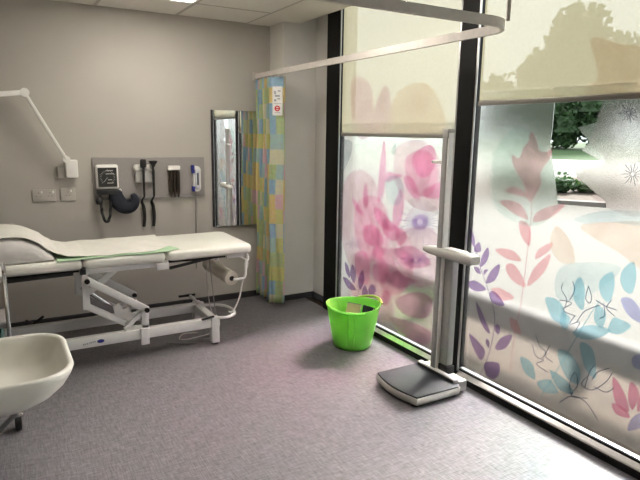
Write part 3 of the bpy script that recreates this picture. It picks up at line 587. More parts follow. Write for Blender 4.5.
# stored paper roll
t = thing('paper_roll', 'roll of couch paper hung below the foot end of the couch', 'paper roll', (1.42, 3.9, .44))
b = MB(); b.lathe([(.018, 0), (.050, 0), (.050, .51), (.018, .51)], (1.40, 3.675, .447), 28, 'y'); b.build('paper', roll_m, t)
b = MB(); b.lathe([(.0115, -.003), (.0175, -.003), (.0175, .513), (.0115, .513)], (1.40, 3.675, .447), 20, 'y'); b.build('core', darkm, t)

# sheets and pillow on the couch
def pil(x, y, x0=-.42, x1=.265, y0=3.655, y1=4.18, h=PILLOW_H):
    u = (x-(x0+x1)/2)/((x1-x0)/2); v = (y-(y0+y1)/2)/((y1-y0)/2)
    if abs(u) >= 1 or abs(v) >= 1: return 0.
    return h*(1-abs(u)**2.6)**.62*(1-abs(v)**3.2)**.5
ZT = .693
t = thing('pillow', 'white covered pillow at the head of the couch, half under the sheet', 'pillow', (-.08, 3.92, ZT))
b = MB(); n = 30; G0 = []; G1 = []
for j in range(n+1):
    r0 = []; r1 = []
    for i in range(n+1):
        x = -.42+.685*(.5-.5*math.cos(PI*i/n)); y = 3.655+.525*(.5-.5*math.cos(PI*j/n)); h = pil(x, y)
        wr = .007*math.sin(x*38+y*9)*math.sin(y*21)*min(1, h*14)
        r1.append(b.bm.verts.new((x, y-.012*min(1, h*8)*(1 if y < 3.8 else 0), ZT+.009+h*.98+wr)))
        edge = i in (0, n) or j in (0, n)
        r0.append(r1[-1] if edge else b.bm.verts.new((x, y, ZT+.009-.007*min(1, h/.05))))
    G0.append(r0); G1.append(r1)
for j in range(n):
    for i in range(n):
        b.bm.faces.new((G1[j][i], G1[j][i+1], G1[j+1][i+1], G1[j+1][i]))
        q = (G0[j][i], G0[j+1][i], G0[j+1][i+1], G0[j][i+1])
        if len(set(q)) >= 3:
            try: b.bm.faces.new(q)
            except ValueError: pass
b.build('pillow_case', pillow_m, t, angle=80)
def cloth(name, m, x0, x1, near, far, top, parent=None, nx=90, ny=24, th=.0022):
    """a sheet lying on the couch: near(x), far(x) give its edges, top(x,y) its height"""
    b = MB(); up = []; dn = []
    for i in range(nx+1):
        x = x0+(x1-x0)*i/nx; a = []; c = []
        for j in range(ny+1):
            y = near(x)+(far(x)-near(x))*(j/ny)**1.0; z = top(x, y)
            a.append(b.bm.verts.new((x, y, z))); c.append(b.bm.verts.new((x, y, z-th)))
        up.append(a); dn.append(c)
    for i in range(nx):
        for j in range(ny):
            b.bm.faces.new((up[i][j], up[i+1][j], up[i+1][j+1], up[i][j+1])); b.bm.faces.new((dn[i][j], dn[i][j+1], dn[i+1][j+1], dn[i+1][j]))
    for i in range(nx):
        b.bm.faces.new((up[i][0], dn[i][0], dn[i+1][0], up[i+1][0])); b.bm.faces.new((up[i][ny], up[i+1][ny], dn[i+1][ny], dn[i][ny]))
    for j in range(ny):
        b.bm.faces.new((up[0][j], up[0][j+1], dn[0][j+1], dn[0][j])); b.bm.faces.new((up[nx][j], dn[nx][j], dn[nx][j+1], up[nx][j+1]))
    return b.build(name, m, parent, angle=75)
def smooth_pil(x, y, e=.05):
    """the pillow's height as a stretched sheet rides over it"""
    return max(pil(x, y), .6*pil(x-e, y), .6*pil(x, y-e), .35*pil(x-2.2*e, y), .18*pil(x-3.6*e, y))
def g_top(x, y):
    return ZT+.0045+.0025*math.sin(x*31+y*5)*math.sin(y*17+x*4)
tag(cloth('couch_sheet', green_m, .275, 1.03, lambda x: 3.628+.006*math.sin(x*13)+max(0, x-.93)*.5, lambda x: 4.2-max(0, x-.78)*1.9, g_top, nx=70), 'pale green sheet on the couch, its edge showing below the white paper', 'sheet')
def p_near(x):
    if x < .12: return 3.715+.012*math.sin(x*14)
    if x < .32: s = (x-.12)/.2; return 3.715-.043*s+.012*math.sin(x*14)*(1-s)+.006*math.sin(x*9)*s
    return 3.672+.006*math.sin(x*9)-.018*min(1, max(0, (x-.45)/.3))+max(0, x-.86)*.9
def p_top(x, y):
    z = ZT+.0105+.0025*math.sin(x*31+y*5)*math.sin(y*17+x*4)
    return z+smooth_pil(x, y)*1.03+.026*min(1, smooth_pil(x, y)*14)+.003*math.sin(x*23+y*11)*min(1, smooth_pil(x, y)*10)
tag(cloth('couch_paper', paper_m, -.60, 1.0, p_near, lambda x: 4.235, p_top, nx=120, ny=34), 'white paper cover spread along the couch and over the pillow', 'sheet')
# hand control lead and loose wires under the couch
tag(MB().tube([(1.47, 3.70, .598), (1.52, 3.67, .55), (1.475, 3.66, .42), (1.455, 3.67, .30), (1.40, 3.66, .21), (1.36, 3.645, .215)], .006, 8, smooth=6).build('control_lead', plast_m), 'white control lead hanging below the foot end of the couch', 'cable')
tag(MB().tube([(1.33, 3.99, .60), (1.315, 3.97, .40), (1.315, 3.93, .22), (1.325, 3.86, .02), (1.16, 3.79, .006), (1.05, 3.80, .006), (1.10, 3.90, .006), (1.20, 3.88, .006)], .004, 8, smooth=8).build('mains_lead', mat('pale_lead', (.55, .53, .50), .5)), 'thin pale lead looped from the couch down to the floor', 'cable')
tag(MB().tube([(.95, 3.80, .006), (1.02, 3.74, .006), (1.10, 3.70, .006), (1.18, 3.73, .006), (1.27, 3.72, .006), (1.335, 3.80, .012), (1.33, 3.86, .22), (1.31, 3.90, .60)], .0035, 8, smooth=8).build('sensor_lead', mat('grey_lead', (.30, .29, .28), .5)), 'thin grey lead trailing under the couch base', 'cable')

# ------------------------------------------------------------------ diagnostic board
t = thing('equipment_board', 'long grey mounting board on the wall above the couch', 'wall board', (1.07, 4.58, 1.1))
MB().box((.637, 4.572, .955), (1.515, 4.589, 1.268), .003, 1).build('board_panel', board_m, t)
MB().box((.637, 4.569, .940), (1.515, 4.589, .9545), .002, 1).build('lower_trim', grey_m, t)
BY = 4.571
# blood pressure gauge with cuff and coiled hose
t = thing('blood_pressure_gauge', 'square white wall gauge with black dial and black cuff on the grey board', 'blood pressure gauge', (.735, 4.55, 1.12))
MB().box((.652, 4.528, 1.028), (.818, BY-.0005, 1.218), .018, 3).build('gauge_housing', plast_m, t)
MB().box((.666, 4.524, 1.048), (.803, 4.5275, 1.195), .003, 1).build('dial_face', dial_m, t)
dm = MB()
for k in range(21):
    a = math.radians(225-270*k/20); r0, r1 = .044, .056 if k % 5 else .062
    c = Vector((.7345, 4.5225, 1.121)); u = Vector((math.cos(a), 0, math.sin(a)))
    dm.bar(c+u*r0, c+u*r1, .0022, .001, up=(0, 1, 0))
dm.bar((.7345, 4.5225, 1.121), (.705, 4.5225, 1.085), .003, .001, up=(0, 1, 0))
for zz, ww in ((1.17, .05), (1.145, .06), (1.10, .03), (1.075, .045)): dm.box((.752-ww/2+.0, 4.5222, zz), (.752+ww/2, 4.5230, zz+.006))
dm.build('dial_marking', dialw, t, smooth=False)
b = MB(); b.box((.655, 4.50, .99), (.80, BY-.0005, 1.027), .008).build('cuff_basket', black_m, t)
hose = []
for k in range(46):
    a = k/45; hose.append((.712-.036*math.cos(a*PI), 4.528+.008*math.sin(a*40), 1.0-.222*math.sin(a*PI)**.7))
MB().tube(hose, .011, 10).build('coiled_hose', black_m, t)
b = MB(); L = []
cuff = [(.785, 1.02, .062), (.795, .955, .075), (.825, .905, .078), (.870, .885, .072), (.912, .900, .062), (.932, .945, .046), (.915, .985, .024)]
cp = catmull([Vector((x, z, r)) for x, z, r in cuff], 5)
for i, p in enumerate(cp):
    d = (cp[min(i+1, len(cp)-1)]-cp[max(i-1, 0)]); d.z = 0; d.normalize(); nn = Vector((-d.y, d.x))
    L.append([(p.x+nn.x*p.z*.75*math.cos(a), 4.532+.030*math.sin(a), p.y+nn.y*p.z*.75*math.cos(a)) for a in [2*PI*k/14 for k in range(14)]])
b.loft(L); b.build('cuff', navy_m, t)
MB().lathe([(0, -.01), (.02, -.006), (.028, .012), (.024, .035), (.008, .05), (0, .052)], (.665, 4.52, .925), 16).build('hand_bulb', black_m, t)
b = MB(); b.lathe([(0, 0), (.010, 0), (.010, .012), (0, .012)], (.823, 4.516, 1.022), 14, 'y'); b.build('cuff_valve', plast_m, t)
# otoscope and ophthalmoscope on their charger
t = thing('diagnostic_charger', 'white twin handle charger mounted on the grey board', 'charger', (1.015, 4.55, 1.15))
MB().box((.945, 4.530, 1.072), (1.085, BY-.0005, 1.175), .012, 3).build('charger_body', mat('charger_grey', (.58, .57, .56), .45), t)
MB().box((.935, 4.515, 1.165), (1.005, BY-.0005, 1.215), .016, 3).build('handle_cradle', plast_m, t)
MB().box((1.025, 4.515, 1.165), (1.095, BY-.0005, 1.215), .016, 3).build('handle_cradle', plast_m, t)
for x, nm, lab, big in ((.998, 'ophthalmoscope', 'black scope with the taller head, hung on the white charger nearer the gauge', 1), (1.074, 'otoscope', 'black scope with the flared head, hung on the white charger nearer the speculum dispenser', 0)):
    s = thing(nm, lab, 'diagnostic scope', (x, 4.5, 1.2))
    if big: MB().box((x-.024, 4.482, 1.192), (x+.024, 4.508, 1.258), .012, 3).build('scope_head', black_m, s)
    else:
        b = MB(); b.loft([[(x+xx*w1, 4.495+yy*w1, z) for xx, yy in rrect(-1, 1, -1, 1, .4, 3)] for z, w1 in ((1.196, .010), (1.215, .016), (1.232, .028), (1.243, .030), (1.246, .02))]); b.build('scope_head', black_m, s)
    MB().tube([(x, 4.497, 1.205), (x, 4.497, 1.15), (x, 4.499, .985), (x, 4.501, .962)], [.010, .010, .009, .007], 14).build('scope_handle', black_m, s)
    MB().tube([(x, 4.501, .964), (x-.012, 4.515, .94), (x-.012, 4.545, .915), (x+.004, 4.565, .88), (x+.010, 4.566, .80), (x+.002, 4.566, .715)], [.006, .007, .012, .014, .014, .012], 10, smooth=4).build('coiled_lead', black_m, s)
# speculum dispenser
t = thing('speculum_dispenser', 'dark dispenser of ear tips with a pale cap on the grey board', 'dispenser', (1.245, 4.55, 1.07))
MB().box((1.200, 4.530, 1.165), (1.300, BY-.0005, 1.200), .006).build('cap', plast_m, t)
MB().box((1.206, 4.545, .985), (1.296, BY-.0005, 1.1645), .004).build('back_plate', mat('smoke_brown', (.10, .075, .055), .3), t)
for k, x in enumerate((1.222, 1.251, 1.280)):
    MB().tube([(x, 4.533, 1.1645), (x, 4.533, .99), (x, 4.533, .945)], [.0125, .0125, .006], 14).build('tip_tube', mat('smoke_tube', (.035, .026, .02), .2), t)
# thermometer
t = thing('ear_thermometer', 'blue and white probe thermometer in a holder on the grey board', 'thermometer', (1.43, 4.55, 1.09))
b = MB(); b.loft([[(x, y, z) for x, z in rrect(1.408, 1.470, .985, 1.195, .03)] for y in (BY-.0005, 4.535)]); b.build('holder', plast_m, t, smooth=False)
b = MB(); b.loft([[(1.439+(x-1.439)*k, y, 1.09+(z-1.09)*k) for x, z in rrect(1.419, 1.459, 1.005, 1.175, .019)] for y, k in ((4.5345, 1), (4.522, .95), (4.516, .8))]); b.build('probe_unit', pale_m, t)
MB().box((1.432, 4.5135, 1.04), (1.446, 4.5159, 1.14)).build('display', dial_m, t, smooth=False)
for z0, z1 in ((1.135, 1.205), (.985, 1.03)):
    MB().box((1.397, 4.525, z0), (1.4185, BY-.001, z1), .008).build('blue_grip', blue_m, t)
MB().tube([(1.432, 4.545, .99), (1.432, 4.558, .95), (1.432, 4.562, .92), (1.432, 4.580, .70), (1.428, 4.580, .32)], .005, 8, smooth=4).build('lead', mat('lead_grey', (.25, .24, .24), .5), t)

# ------------------------------------------------------------------ wall lamp and sockets
t = thing('examination_lamp', 'white jointed wall lamp arm fixed to the wall above the couch', 'lamp', (.48, 4.56, 1.18))
MB().box((.445, 4.52, 1.125), (.530, 4.5885, 1.255), .008, 3).build('wall_mount', plast_m, t)
MB().box((.392, 4.545, 1.125), (.4445, 4.5885, 1.212), .005).build('transformer', socket_m, t)
MB().lathe([(0, 0), (.026, 0), (.026, .045), (0, .045)], (.452, 4.475, 1.262), 18, 'y').build('lower_joint', plast_m, t)
MB().bar((.452, 4.49, 1.262), (.214, 4.46, 1.722), .022, .034, .006, up=(0, -1, 0)).build('lower_arm', plast_m, t)
MB().lathe([(0, 0), (.030, 0), (.030, .045), (0, .045)], (.214, 4.435, 1.722), 18, 'y').build('elbow_joint', plast_m, t)
MB().bar((.214, 4.45, 1.722), (-.30, 4.42, 1.66), .022, .034, .006).build('upper_arm', plast_m, t)
b = MB(); b.lathe([(.02, .05), (.05, .045), (.09, .0), (.088, .0), (.03, .03), (.02, .04)], (-.33, 4.42, 1.60), 24); b.build('lamp_shade', plast_m, t)
MB().tube([(-.30, 4.42, 1.66), (-.33, 4.42, 1.648)], .014, 10).build('shade_neck', plast_m, t)
def socket(x0, x1, z0, z1, label, gang):
    s = thing('wall_socket', label, 'socket', ((x0+x1)/2, 4.585, (z0+z1)/2), None)
    MB().box((x0, 4.578, z0), (x1, 4.5888, z1), .003).build('faceplate', socket_m, s)
    n = gang; w = (x1-x0)/n
    for k in range(n):
        c = x0+w*(k+.5)
        for dx, dz, a, h in ((0, .018, .004, .008), (-.012, -.006, .007, .004), (.012, -.006, .007, .004)):
            MB().box((c+dx-a/2, 4.5765, (z0+z1)/2+dz-h/2), (c+dx+a/2, 4.5778, (z0+z1)/2+dz+h/2)).build('slot', slot_m, s, smooth=False)
        MB().box((c+.022-.006, 4.5745, z1-.03), (c+.022+.006, 4.5778, z1-.012), .002).build('switch', plast_m, s)
socket(.217, .371, .952, 1.040, 'double wall socket low on the wall above the pillow', 2)
socket(.404, .506, .950, 1.044, 'single wall socket just below the lamp mount', 1)

# ------------------------------------------------------------------ green tub with things in it
t = thing('flexible_tub', 'bright green flexible plastic tub standing on the floor below the window', 'tub', (2.055, 3.125, 0))
TX, TY = 2.103, 3.155
def tubrim(a, z, rx, ry):
    s = z/.29
    dz = (.006*math.cos(2*(a+.5)))*max(0, s-.5)*2
    return (TX+rx*math.cos(a), TY+ry*math.sin(a), z+dz)
n = 48; b = MB()
prof = [(.0, .000), (.122, .000), (.131, .008), (.137, .03), (.157, .13), (.174, .22), (.184, .288), (.191, .292), (.192, .303), (.184, .303), (.177, .288), (.165, .21), (.148, .11), (.129, .014), (.0, .012)]
b.loft([[tubrim(2*PI*k/n, z, max(r, .001)*1.0, max(r, .001)*1.02) for k in range(n)] for r, z in prof])
b.build('tub_body', tubg_m, t, angle=50)
for a in (math.radians(-128), math.radians(52)):
    for w_ in (-.16, .16):
        pts = [tubrim(a+w_*.7, z, r, r*1.02) for r, z in ((.139, .03), (.158, .13), (.175, .22), (.185, .286))]
        MB().tube(pts, .006, 8).build('moulded_rib', tubg_m, t)
for a0, hh, hm in ((math.radians(8), .020, tubh_m), (math.radians(222), .0, tubg_m)):
    pts = []
    for k in range(11):
        q = -.62+1.24*k/10; a = a0+q; p = Vector(tubrim(a, .299, .192, .196)); p.z += hh*math.cos(q/.62*PI/2); p.x += .012*math.cos(a)*math.cos(q/.62*PI/2); p.y += .012*math.sin(a)
        pts.append(p)
    b = MB(); L = []
    for i, p in enumerate(pts):
        d = (pts[min(i+1, 10)]-pts[max(i-1, 0)]).normalized(); s = d.cross(Vector((0, 0, 1))).normalized(); u = s.cross(d)
        L.append([p+s*.013*math.cos(x)+u*.009*math.sin(x) for x in [2*PI*m/10 for m in range(10)]])
    b.loft(L); b.build('handle', hm, t)
RM = lambda x, y, z, rz, ry=0: Matrix.Translation((x, y, z))@Matrix.Rotation(rz, 4, 'Z')@Matrix.Rotation(ry, 4, 'Y')
def book(name, x, y, z, rz, ry, sx, sy, sz, cm, label, cat, spine):
    s = thing(name, label, cat, (x, y, z)); M = RM(x, y, z, rz, ry)
    MB().box((-sx/2+.004, -sy/2+.003, -sz/2), (sx/2-.004, sy/2-.003, sz/2), M=M).build('pages', card_m, s, smooth=False)
    MB().box((-sx/2, -sy/2, sz/2), (sx/2, sy/2, sz/2+.003), M=M).build('cover', cm, s, smooth=False)
    MB().box((-sx/2, -sy/2, -sz/2-.003), (sx/2, sy/2, -sz/2), M=M).build('cover', cm, s, smooth=False)
    MB().box((sx/2, -sy/2, -sz/2-.003), (sx/2+.003, sy/2, sz/2+.003), M=M).build('spine', spine, s, smooth=False)
book("picture_book", 2.140, 3.225, .175, .5, math.radians(-66), .20, .11, .016, mat('beige_cover', (.50, .40, .26), .5), 'beige book leaning in the green tub', 'book', blue_m)
book('board_book', 2.196, 3.115, .195, .3, math.radians(-78), .16, .09, .014, navy_m, 'small navy book in the green tub behind the beige one', 'book', navy_m)
# soft ball toy
b = MB(); bmesh.ops.create_icosphere(b.bm, subdivisions=3, radius=.055, matrix=Matrix.Translation((2.035, 3.15, .070))); 
o = b.build('toy_ball', mat('toy_brown', (.30, .20, .08), .6)); tag(o, 'brown toy ball lying at the bottom of the green tub', 'ball')

# ------------------------------------------------------------------ column scale
t = thing('column_scale', 'grey and white column weighing scale with black platform beside the window', 'scale', (2.08, 2.42, 0))
def plat(z, ins=0, bul=.035):
    out = []
    y0, y1, x0, x1 = 2.205+ins, 2.585-ins, 1.905+ins, 2.235-ins
    for k in range(13):
        s = k/12; out.append((x0-bul*math.sin(PI*s), y1+(y0-y1)*s, z))
    out += [(x1-.02, y0-.002, z), (x1, y0+.012, z), (x1, y1-.012, z), (x1-.02, y1, z)]
    return out
b = MB(); b.loft([plat(.012, .012), plat(.02, .002), plat(.05, 0), plat(.058, .004)]); b.build('platform_base', scale_m, t, angle=50)
b = MB(); b.loft([plat(.0582, .005), plat(.066, .005), plat(.069, .010)]); b.build('platform_mat', mat_m, t, angle=50)
for x, y in ((1.93, 2.25), (1.93, 2.54), (2.20, 2.24), (2.20, 2.55)):
    MB().lathe([(0, 0), (.018, 0), (.018, .013), (0, .013)], (x, y, 0), 16).build('foot', black_m, t)
MB().box((2.2365, 2.235, .012), (2.305, 2.565, .075), .008, 3).build('rear_housing', scale_m, t)
MB().box((2.205, 2.235, .070), (2.236, 2.565, .092), .005).build('rear_bar', plast_m, t)
MB().box((2.196, 2.245, .070), (2.2045, 2.555, .086), .002, 1).build('rear_bar_trim', black_m, t)
MB().box((2.238, 2.340, .0755), (2.300, 2.4245, .125), .006).build('column_foot', black_m, t)
MB().box((2.243, 2.350, .1255), (2.295, 2.420, .79), .008, 3).build('column', colm, t)
MB().box((2.215, 2.425, .0755), (2.262, 2.462, 1.50), .006, 3).build('measuring_rod', mat('rod_grey', (.34, .34, .33), .4), t)
MB().box((2.222, 2.414, .0755), (2.258, 2.4248, 1.49), .002, 1).build('rod_edge', plast_m, t)
MB().box((2.214, 2.416, 1.46), (2.266, 2.464, 1.512), .006, 3).build('rod_cap', colm, t)
MB().box((2.224, 2.4625, 1.315), (2.252, 2.555, 1.333), .004).build('head_slide', plast_m, t)
b = MB(); L = []
for y, w_, h_, zc in ((2.578, .018, .010, .806), (2.565, .030, .016, .806), (2.50, .036, .022, .806), (2.40, .040, .026, .808), (2.28, .042, .028, .808), (2.185, .040, .028, .808), (2.165, .034, .022, .808)):
    L.append([(2.232+w_*c, y, zc+h_*s) for c, s in [(1, -.6), (1, .6), (.7, 1), (-.7, 1), (-1, .6), (-1, -.6), (-.7, -1), (.7, -1)]])
b.loft(L); b.build('display_head', scale_m, t, angle=50)
MB().box((2.205, 2.25, .8365), (2.262, 2.39, .842), .002, 1).build('display_cover', plast_m, t)
for o in t.children: o.matrix_parent_inverse = Matrix.Translation((SCALE_DX, SCALE_DY, 0))@o.matrix_parent_inverse

# ------------------------------------------------------------------ cream tray on castor stand
t = thing('tray_stand', 'cream moulded tray with rounded rim on a low castor stand', 'tray stand', (-.12, 2.63, 0))
X0, X1, Y0, Y1, ZR = -.62, .226, 2.335, 2.945, .50
b = MB(); L = []
for z, ix, iy, r in ((.325, .26, .16, .06), (.330, .20, .12, .09), (.345, .14, .085, .12), (.375, .085, .050, .14), (.42, .040, .022, .15), (.465, .012, .006, .16), (.492, .002, .002, .16), (.500, .006, .006, .16), (.501, .020, .020, .15), (.492, .030, .030, .14), (.465, .040, .040, .13), (.42, .065, .055, .12), (.38, .105, .08, .11), (.362, .16, .12, .09), (.356, .26, .18, .06)):
    L.append([(x, y, z) for x, y in rrect(X0+ix, X1-ix, Y0+iy, Y1-iy, r, 8)])
b.loft(L); b.build('tray_shell', cream_m, t, angle=70)
MB().tube([(-.16, 2.63, .324), (-.16, 2.63, .12)], .028, 16).build('pedestal', chrome_m, t)
for x, y in ((-.004, 2.98), (-.36, 2.94), (-.20, 2.40), (-.46, 2.46)):
    MB().bar((-.16, 2.63, .11), (x, y, .092), .022, .016, .005).build('base_arm', black_m, t)  # black colour stands in for the shadow below the tray
    cs = MB(); cs.tube([(x, y, .097), (x, y, .070)], .013, 10); c_ = cs.build('castor', chrome_m, t)
    f = MB()
    f.box((x-.028, y-.026, .066), (x+.028, y+.026, .090), .012); f.build('castor_hood', chrome_m, c_)
    w_ = MB(); w_.lathe([(0, 0), (.032, 0), (.037, .004), (.037, .028), (.032, .032), (0, .032)], (x-.016, y-.004, .0372), 20, 'x'); w_.build('castor_wheel', darkm, c_)

# ------------------------------------------------------------------ steel trolley behind the tray
t = thing('steel_trolley', 'chrome framed trolley with grey shelves beside the head of the couch', 'trolley', (-.24, 3.36, 0))
for x in (-.47, -.008):
    for y in (3.22, 3.50):
        MB().tube([(x, y, .06), (x, y, .745)], .011, 14).build('post', chrome_m, t)
        MB().lathe([(0, 0), (.018, 0), (.026, .006), (.026, .02), (.018, .026), (0, .026)], (x-.013, y, .0262), 18, 'x').build('castor_wheel', black_m, t)
        MB().box((x-.019, y-.016, .053), (x+.019, y+.016, .066), .004).build('castor_fork', chrome_m, t)
for z, m_ in ((.16, grey_m), (.455, grey_m), (.70, white_m)):
    MB().box((-.458, 3.222, z), (-.0195, 3.498, z+.03), .004).build('shelf', m_, t)
t = thing('brown_box', 'brown cardboard box on the middle shelf of the chrome trolley', 'box', (-.2, 3.36, .487))
MB().box((-.40, 3.24, .4865), (-.045, 3.48, .67), .003, 1).build('carton', tan_m, t)
MB().box((-.235, 3.2385, .487), (-.195, 3.2399, .668)).build('tape_strip', roll_m, t)
t = thing('teal_crate', 'teal plastic crate on the lower shelf of the chrome trolley', 'crate', (-.2, 3.36, .19))
b = MB(); L = [[(x, y, z) for x, y in rrect(-.41+i, -.04-i, 3.235+i, 3.485-i, .02)] for z, i in ((.1905, .02), (.37, 0), (.385, -.004), (.385, .006), (.37, .008), (.20, .028))]; b.loft(L); b.build('crate_body', teal_m, t)
MB().box((-.05, 3.30, .345), (-.0385, 3.42, .37), .002, 1).build('crate_label', card_m, t)

# ------------------------------------------------------------------ outdoors
pave_m = mat('paving', PAVE, .85, noise=.12, scale=3)
soil_m = mat('soil_strip', (.062, .043, .031), .95, noise=.3, scale=8)
lawn_m = mat('lawn_grass', (.03, .065, .016), .95, noise=.3, scale=4)
road_m = mat('pale_road', (.215, .21, .20), .85, noise=.05, scale=2)
kerb_m = mat('dark_kerb', (.10, .09, .08), .9, noise=.2)
rail2_m = mat('weathered_timber', (.13, .12, .12), .8, noise=.2, scale=12)
leaf_a = mat('leaf_green', (.022, .055, .015), .7, noise=.4, scale=1.5, trans=.3)
leaf_b = mat('leaf_light', (.04, .08, .022), .7, noise=.4, scale=3, trans=.3)
bark_m = mat('bark', (.10, .07, .05), .9, noise=.3)
ext = sbox('ground', (2.403, -60, -.25), (90, 90, -.05), pave_m, 'pale paving outside the windows', 'ground')
sbox('ground_strip', (2.403, -6, -.05), (3.5, 9, -.03), soil_m, 'brown gravel strip along the foot of the glazing', 'ground')
sbox('outer_wall', (2.48, BACK+.3, -.05), (2.62, 14, 3.1), wall_m, 'outside face of the building beyond the corner', 'wall')
V = Vector((.82, .572, 0)); U = Vector((.572, -.82, 0))
def obox(name, d0, d1, s0, s1, z0, z1, m, z1b=None):
    """slab laid across the view line: d along it, s across it"""
    z1b = z1 if z1b is None else z1b
    P_ = lambda d, s, z: V*d+U*s+Vector((0, 0, z))
    b = MB(); b.loft([[P_(d0, s, z0), P_(d1, s, z0), P_(d1, s, z1b), P_(d0, s, z1)] for s in (s0, s1)])
    return b.build(name, m, smooth=False)
tag(obox('garden_kerb', 13.7, 14.0, -3.2, 2.6, -.05, .06, kerb_m), 'dark kerb edging the planting bed outside', 'kerb')
struct(obox('ground_bed', 14.0, 19, -3.2, 2.6, -.05, .06, soil_m, .25), 'planting bed beyond the paving', 'ground')
struct(obox('ground_road', 27, 41, -40, 30, -.05, -.03, road_m), 'pale road beyond the planting bed', 'ground')
tag(obox('lawn', 41, 60, -40, 30, -.05, -.02, lawn_m, .9), 'sloping lawn beyond the road, seen in the clear gap of the film', 'lawn', kind='stuff')
t = thing('timber_rail', 'low dark timber rail outside, blurred behind the frosted film', 'rail', (2.95, 3, 0))
MB().box((2.90, .2, .17), (3.0, 6.2, .36), .01).build('rail_beam', rail2_m, t)
for y in (.5, 2.0, 3.5, 5.0):
    MB().box((3.0, y-.05, -.03), (3.08, y+.05, .33), .005).build('post', rail2_m, t)
def blobs(b, c, rx, rz, n, size, rnd):
    for _ in range(n):
        th = rnd.uniform(0, 2*PI); ph = math.acos(rnd.uniform(-1, 1)); k = rnd.uniform(.55, 1.0)
        p = Vector((c[0]+rx*k*math.sin(ph)*math.cos(th), c[1]+rx*k*math.sin(ph)*math.sin(th), c[2]+rz*k*math.cos(ph)))
        d = Vector((rnd.uniform(-1, 1), rnd.uniform(-1, 1), rnd.uniform(-.6, 1))).normalized(); w_ = d.cross(Vector((rnd.uniform(-1, 1), rnd.uniform(-1, 1), rnd.uniform(-1, 1)))).normalized()
        b.quad_leaf(p, d, size*rnd.uniform(.7, 1.4), w_)
def tree(name, d, s, z0, hgt, crown, label, cat, group, m, n=900, size=.55, trunk=True, seed=1):
    rnd = random.Random(seed)
    if d > 41: z0 = .02+.92*(d-41)/19+.05
    base = V*d+U*s+Vector((0, 0, z0))
    t = thing(name, label, cat, base, group)
    if trunk:
        MB().tube([base, base+Vector((.1, .05, hgt*.35)), base+Vector((.05, .2, hgt*.8))], [.22*hgt/8, .16*hgt/8, .05], 10).build('trunk', bark_m, t)
    b = MB(); b.raw = 1
    for (cx, cz, rx, rz) in crown:
        q = base+U*cx*1.0+Vector((0, 0, cz)); blobs(b, q, rx, rz, int(n*rx*rz/2.5), size, rnd)
        # dense heart of the crown
        c2 = bmesh.new(); bmesh.ops.create_icosphere(c2, subdivisions=3, radius=1)
        for v in c2.verts:
            k = .72+.16*math.sin(v.co.x*7+seed)*math.sin(v.co.y*6)+.1*math.sin(v.co.z*9+seed*2)
            v.co = Vector((v.co.x*rx*k+q.x, v.co.y*rx*k+q.y, v.co.z*rz*k+q.z))
        b.join(c2)
    f = b.build('foliage', m, t, smooth=False); f['kind'] = 'stuff'
    return t
tree('broadleaf_tree', 54, -1.5, .6, 12, [(0, 8.6, 2.6, 3.0), (-2.6, 5.6, 2.2, 2.4), (2.6, 6.8, 2.6, 2.4), (-.4, 4.6, 3.0, 2.6), (3.4, 4.2, 2.6, 2.2)], 'tall broad tree showing as a shadow through the blind over the blue leaf window', 'tree', None, leaf_a, 260, .6, seed=3)
hz = [(-8.0, 6.3), (-5.0, 6.8), (5.6, 8.6), (8.8, 10.0), (12.0, 9.4)]
lab = ['evergreen two places from the tall tree behind the lawn', 'evergreen standing next to the tall broad tree', 'dark evergreen on the other side of the tall broad tree', 'taller dark evergreen one place beyond the tall broad tree', 'outermost dark evergreen past the tall broad tree']
for k, (s, h_) in enumerate(hz):
    tree('evergreen', 53+(k % 3), s, .5, h_, [(0, h_*.36, 2.1, h_*.34), (.3, h_*.68, 1.6, h_*.30)], lab[k], 'tree', 'evergreens behind the lawn', leaf_a, 200, .5, seed=20+k)
tree('garden_hedge', 51, -1.2, .5, 4.2, [(-3.0, 1.5, 1.7, 1.6), (-.6, 1.7, 1.8, 1.9), (2.0, 1.6, 1.8, 1.7), (-1.8, 3.0, 1.6, 1.4), (1.0, 3.2, 1.6, 1.4)], 'dark leafy hedge seen through the clear gap in the film', 'hedge', None, leaf_a, 420, .34, trunk=False, seed=5)
sl = ['low leafy shrub at the far end of the kerbed bed', 'bushy shrub second along the kerbed bed', 'rounded shrub in the middle of the kerbed bed', 'pale shrub fourth along the kerbed bed', 'low shrub at the near end of the kerbed bed']
for k, s in enumerate((-1.9, -1.2, -.55, .1, .8)):
    hh = (.75, .70, .5, .42, .35)[k]
    tree('garden_shrub', 15.2+.3*(k % 2), s, .08, hh, [(0, hh*.45, .42, hh*.5)], sl[k], 'shrub', 'shrubs in the kerbed bed', leaf_b if k % 2 else leaf_a, 3600, .10, trunk=False, seed=40+k)

# ------------------------------------------------------------------ world, camera, view
w = bpy.data.worlds.new('overcast_sky'); SC.world = w; w.use_nodes = True
nt = w.node_tree; nt.nodes.clear()
out = nt.nodes.new('ShaderNodeOutputWorld'); bg = nt.nodes.new('ShaderNodeBackground')
tc = nt.nodes.new('ShaderNodeTexCoord'); sp = nt.nodes.new('ShaderNodeSeparateXYZ'); nt.links.new(tc.outputs['Generated'], sp.inputs[0])
nz = nt.nodes.new('ShaderNodeTexNoise'); nz.inputs['Scale'].default_value = 3; nt.links.new(tc.outputs['Generated'], nz.inputs['Vector'])
rp = nt.nodes.new('ShaderNodeValToRGB')
rp.color_ramp.elements[0].position = .0; rp.color_ramp.elements[0].color = (.46, .49, .50, 1)
rp.color_ramp.elements[1].position = .9; rp.color_ramp.elements[1].color = (.94, .98, 1, 1)
nt.links.new(sp.outputs['Z'], rp.inputs['Fac'])
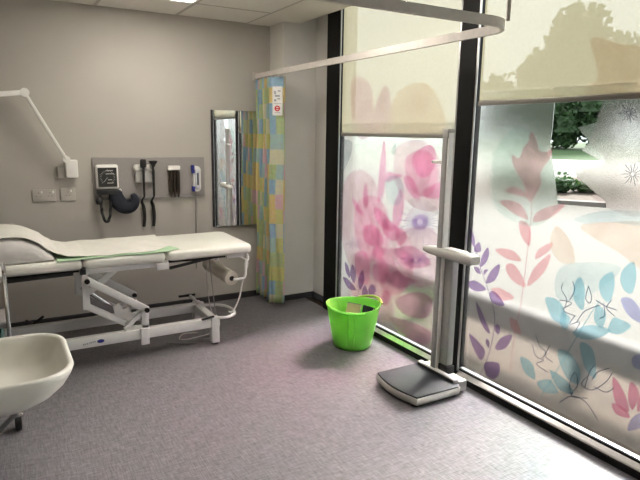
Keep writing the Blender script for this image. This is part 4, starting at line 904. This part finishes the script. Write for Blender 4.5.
mx = nt.nodes.new('ShaderNodeMix'); mx.data_type = 'RGBA'; mx.blend_type = 'SOFT_LIGHT'; mx.inputs[0].default_value = .3
nt.links.new(rp.outputs[0], mx.inputs[6]); nt.links.new(nz.outputs['Fac'], mx.inputs[7]); nt.links.new(mx.outputs[2], bg.inputs[0])
bg.inputs[1].default_value = SKY_STRENGTH; nt.links.new(bg.outputs[0], out.inputs[0])

sl_ = bpy.data.lights.new('sun', 'SUN'); so = bpy.data.objects.new('sun', sl_); C.objects.link(so)
sl_.energy = SUN_STRENGTH; sl_.angle = math.radians(SUN_ANGLE); sl_.color = (1, .96, .92); so.location = (20, 10, 20)
sd = Vector((-math.cos(math.radians(SUN_AZ))*math.cos(math.radians(SUN_EL)), -math.sin(math.radians(SUN_AZ))*math.cos(math.radians(SUN_EL)), -math.sin(math.radians(SUN_EL))))
so.rotation_euler = sd.to_track_quat('-Z', 'Y').to_euler()

cam = bpy.data.cameras.new('camera'); co = bpy.data.objects.new('camera', cam); C.objects.link(co); SC.camera = co
F_PX = 560.0
cam.sensor_fit = 'HORIZONTAL'; cam.sensor_width = 36; cam.lens = F_PX/640*36; cam.clip_end = 300; cam.clip_start = .05
yaw, pit, rol = math.radians(30.0373), math.radians(10.8438), math.radians(-.8543)
cy, sy, cp_, sp_ = math.cos(yaw), math.sin(yaw), math.cos(pit), math.sin(pit)
fw = Vector((sy*cp_, cy*cp_, -sp_)); rt = Vector((cy, -sy, 0)); dn = fw.cross(rt)
r2 = rt*math.cos(rol)+dn*math.sin(rol); d2 = -rt*math.sin(rol)+dn*math.cos(rol)
co.matrix_world = Matrix(((r2.x, -d2.x, -fw.x, 0), (r2.y, -d2.y, -fw.y, 0), (r2.z, -d2.z, -fw.z, H), (0, 0, 0, 1)))
SC.view_settings.view_transform = 'Standard'; SC.view_settings.look = 'None'; SC.view_settings.gamma = 1.0
SC.view_settings.use_curve_mapping = False; SC.view_settings.exposure = EXPOSURE
SC.cycles.transparent_max_bounces = 24
SC.cycles.max_bounces = 14; SC.cycles.transmission_bounces = 12; SC.cycles.diffuse_bounces = 6
SC.cycles.sample_clamp_indirect = 0
SC.cycles.denoising_prefilter = 'ACCURATE'
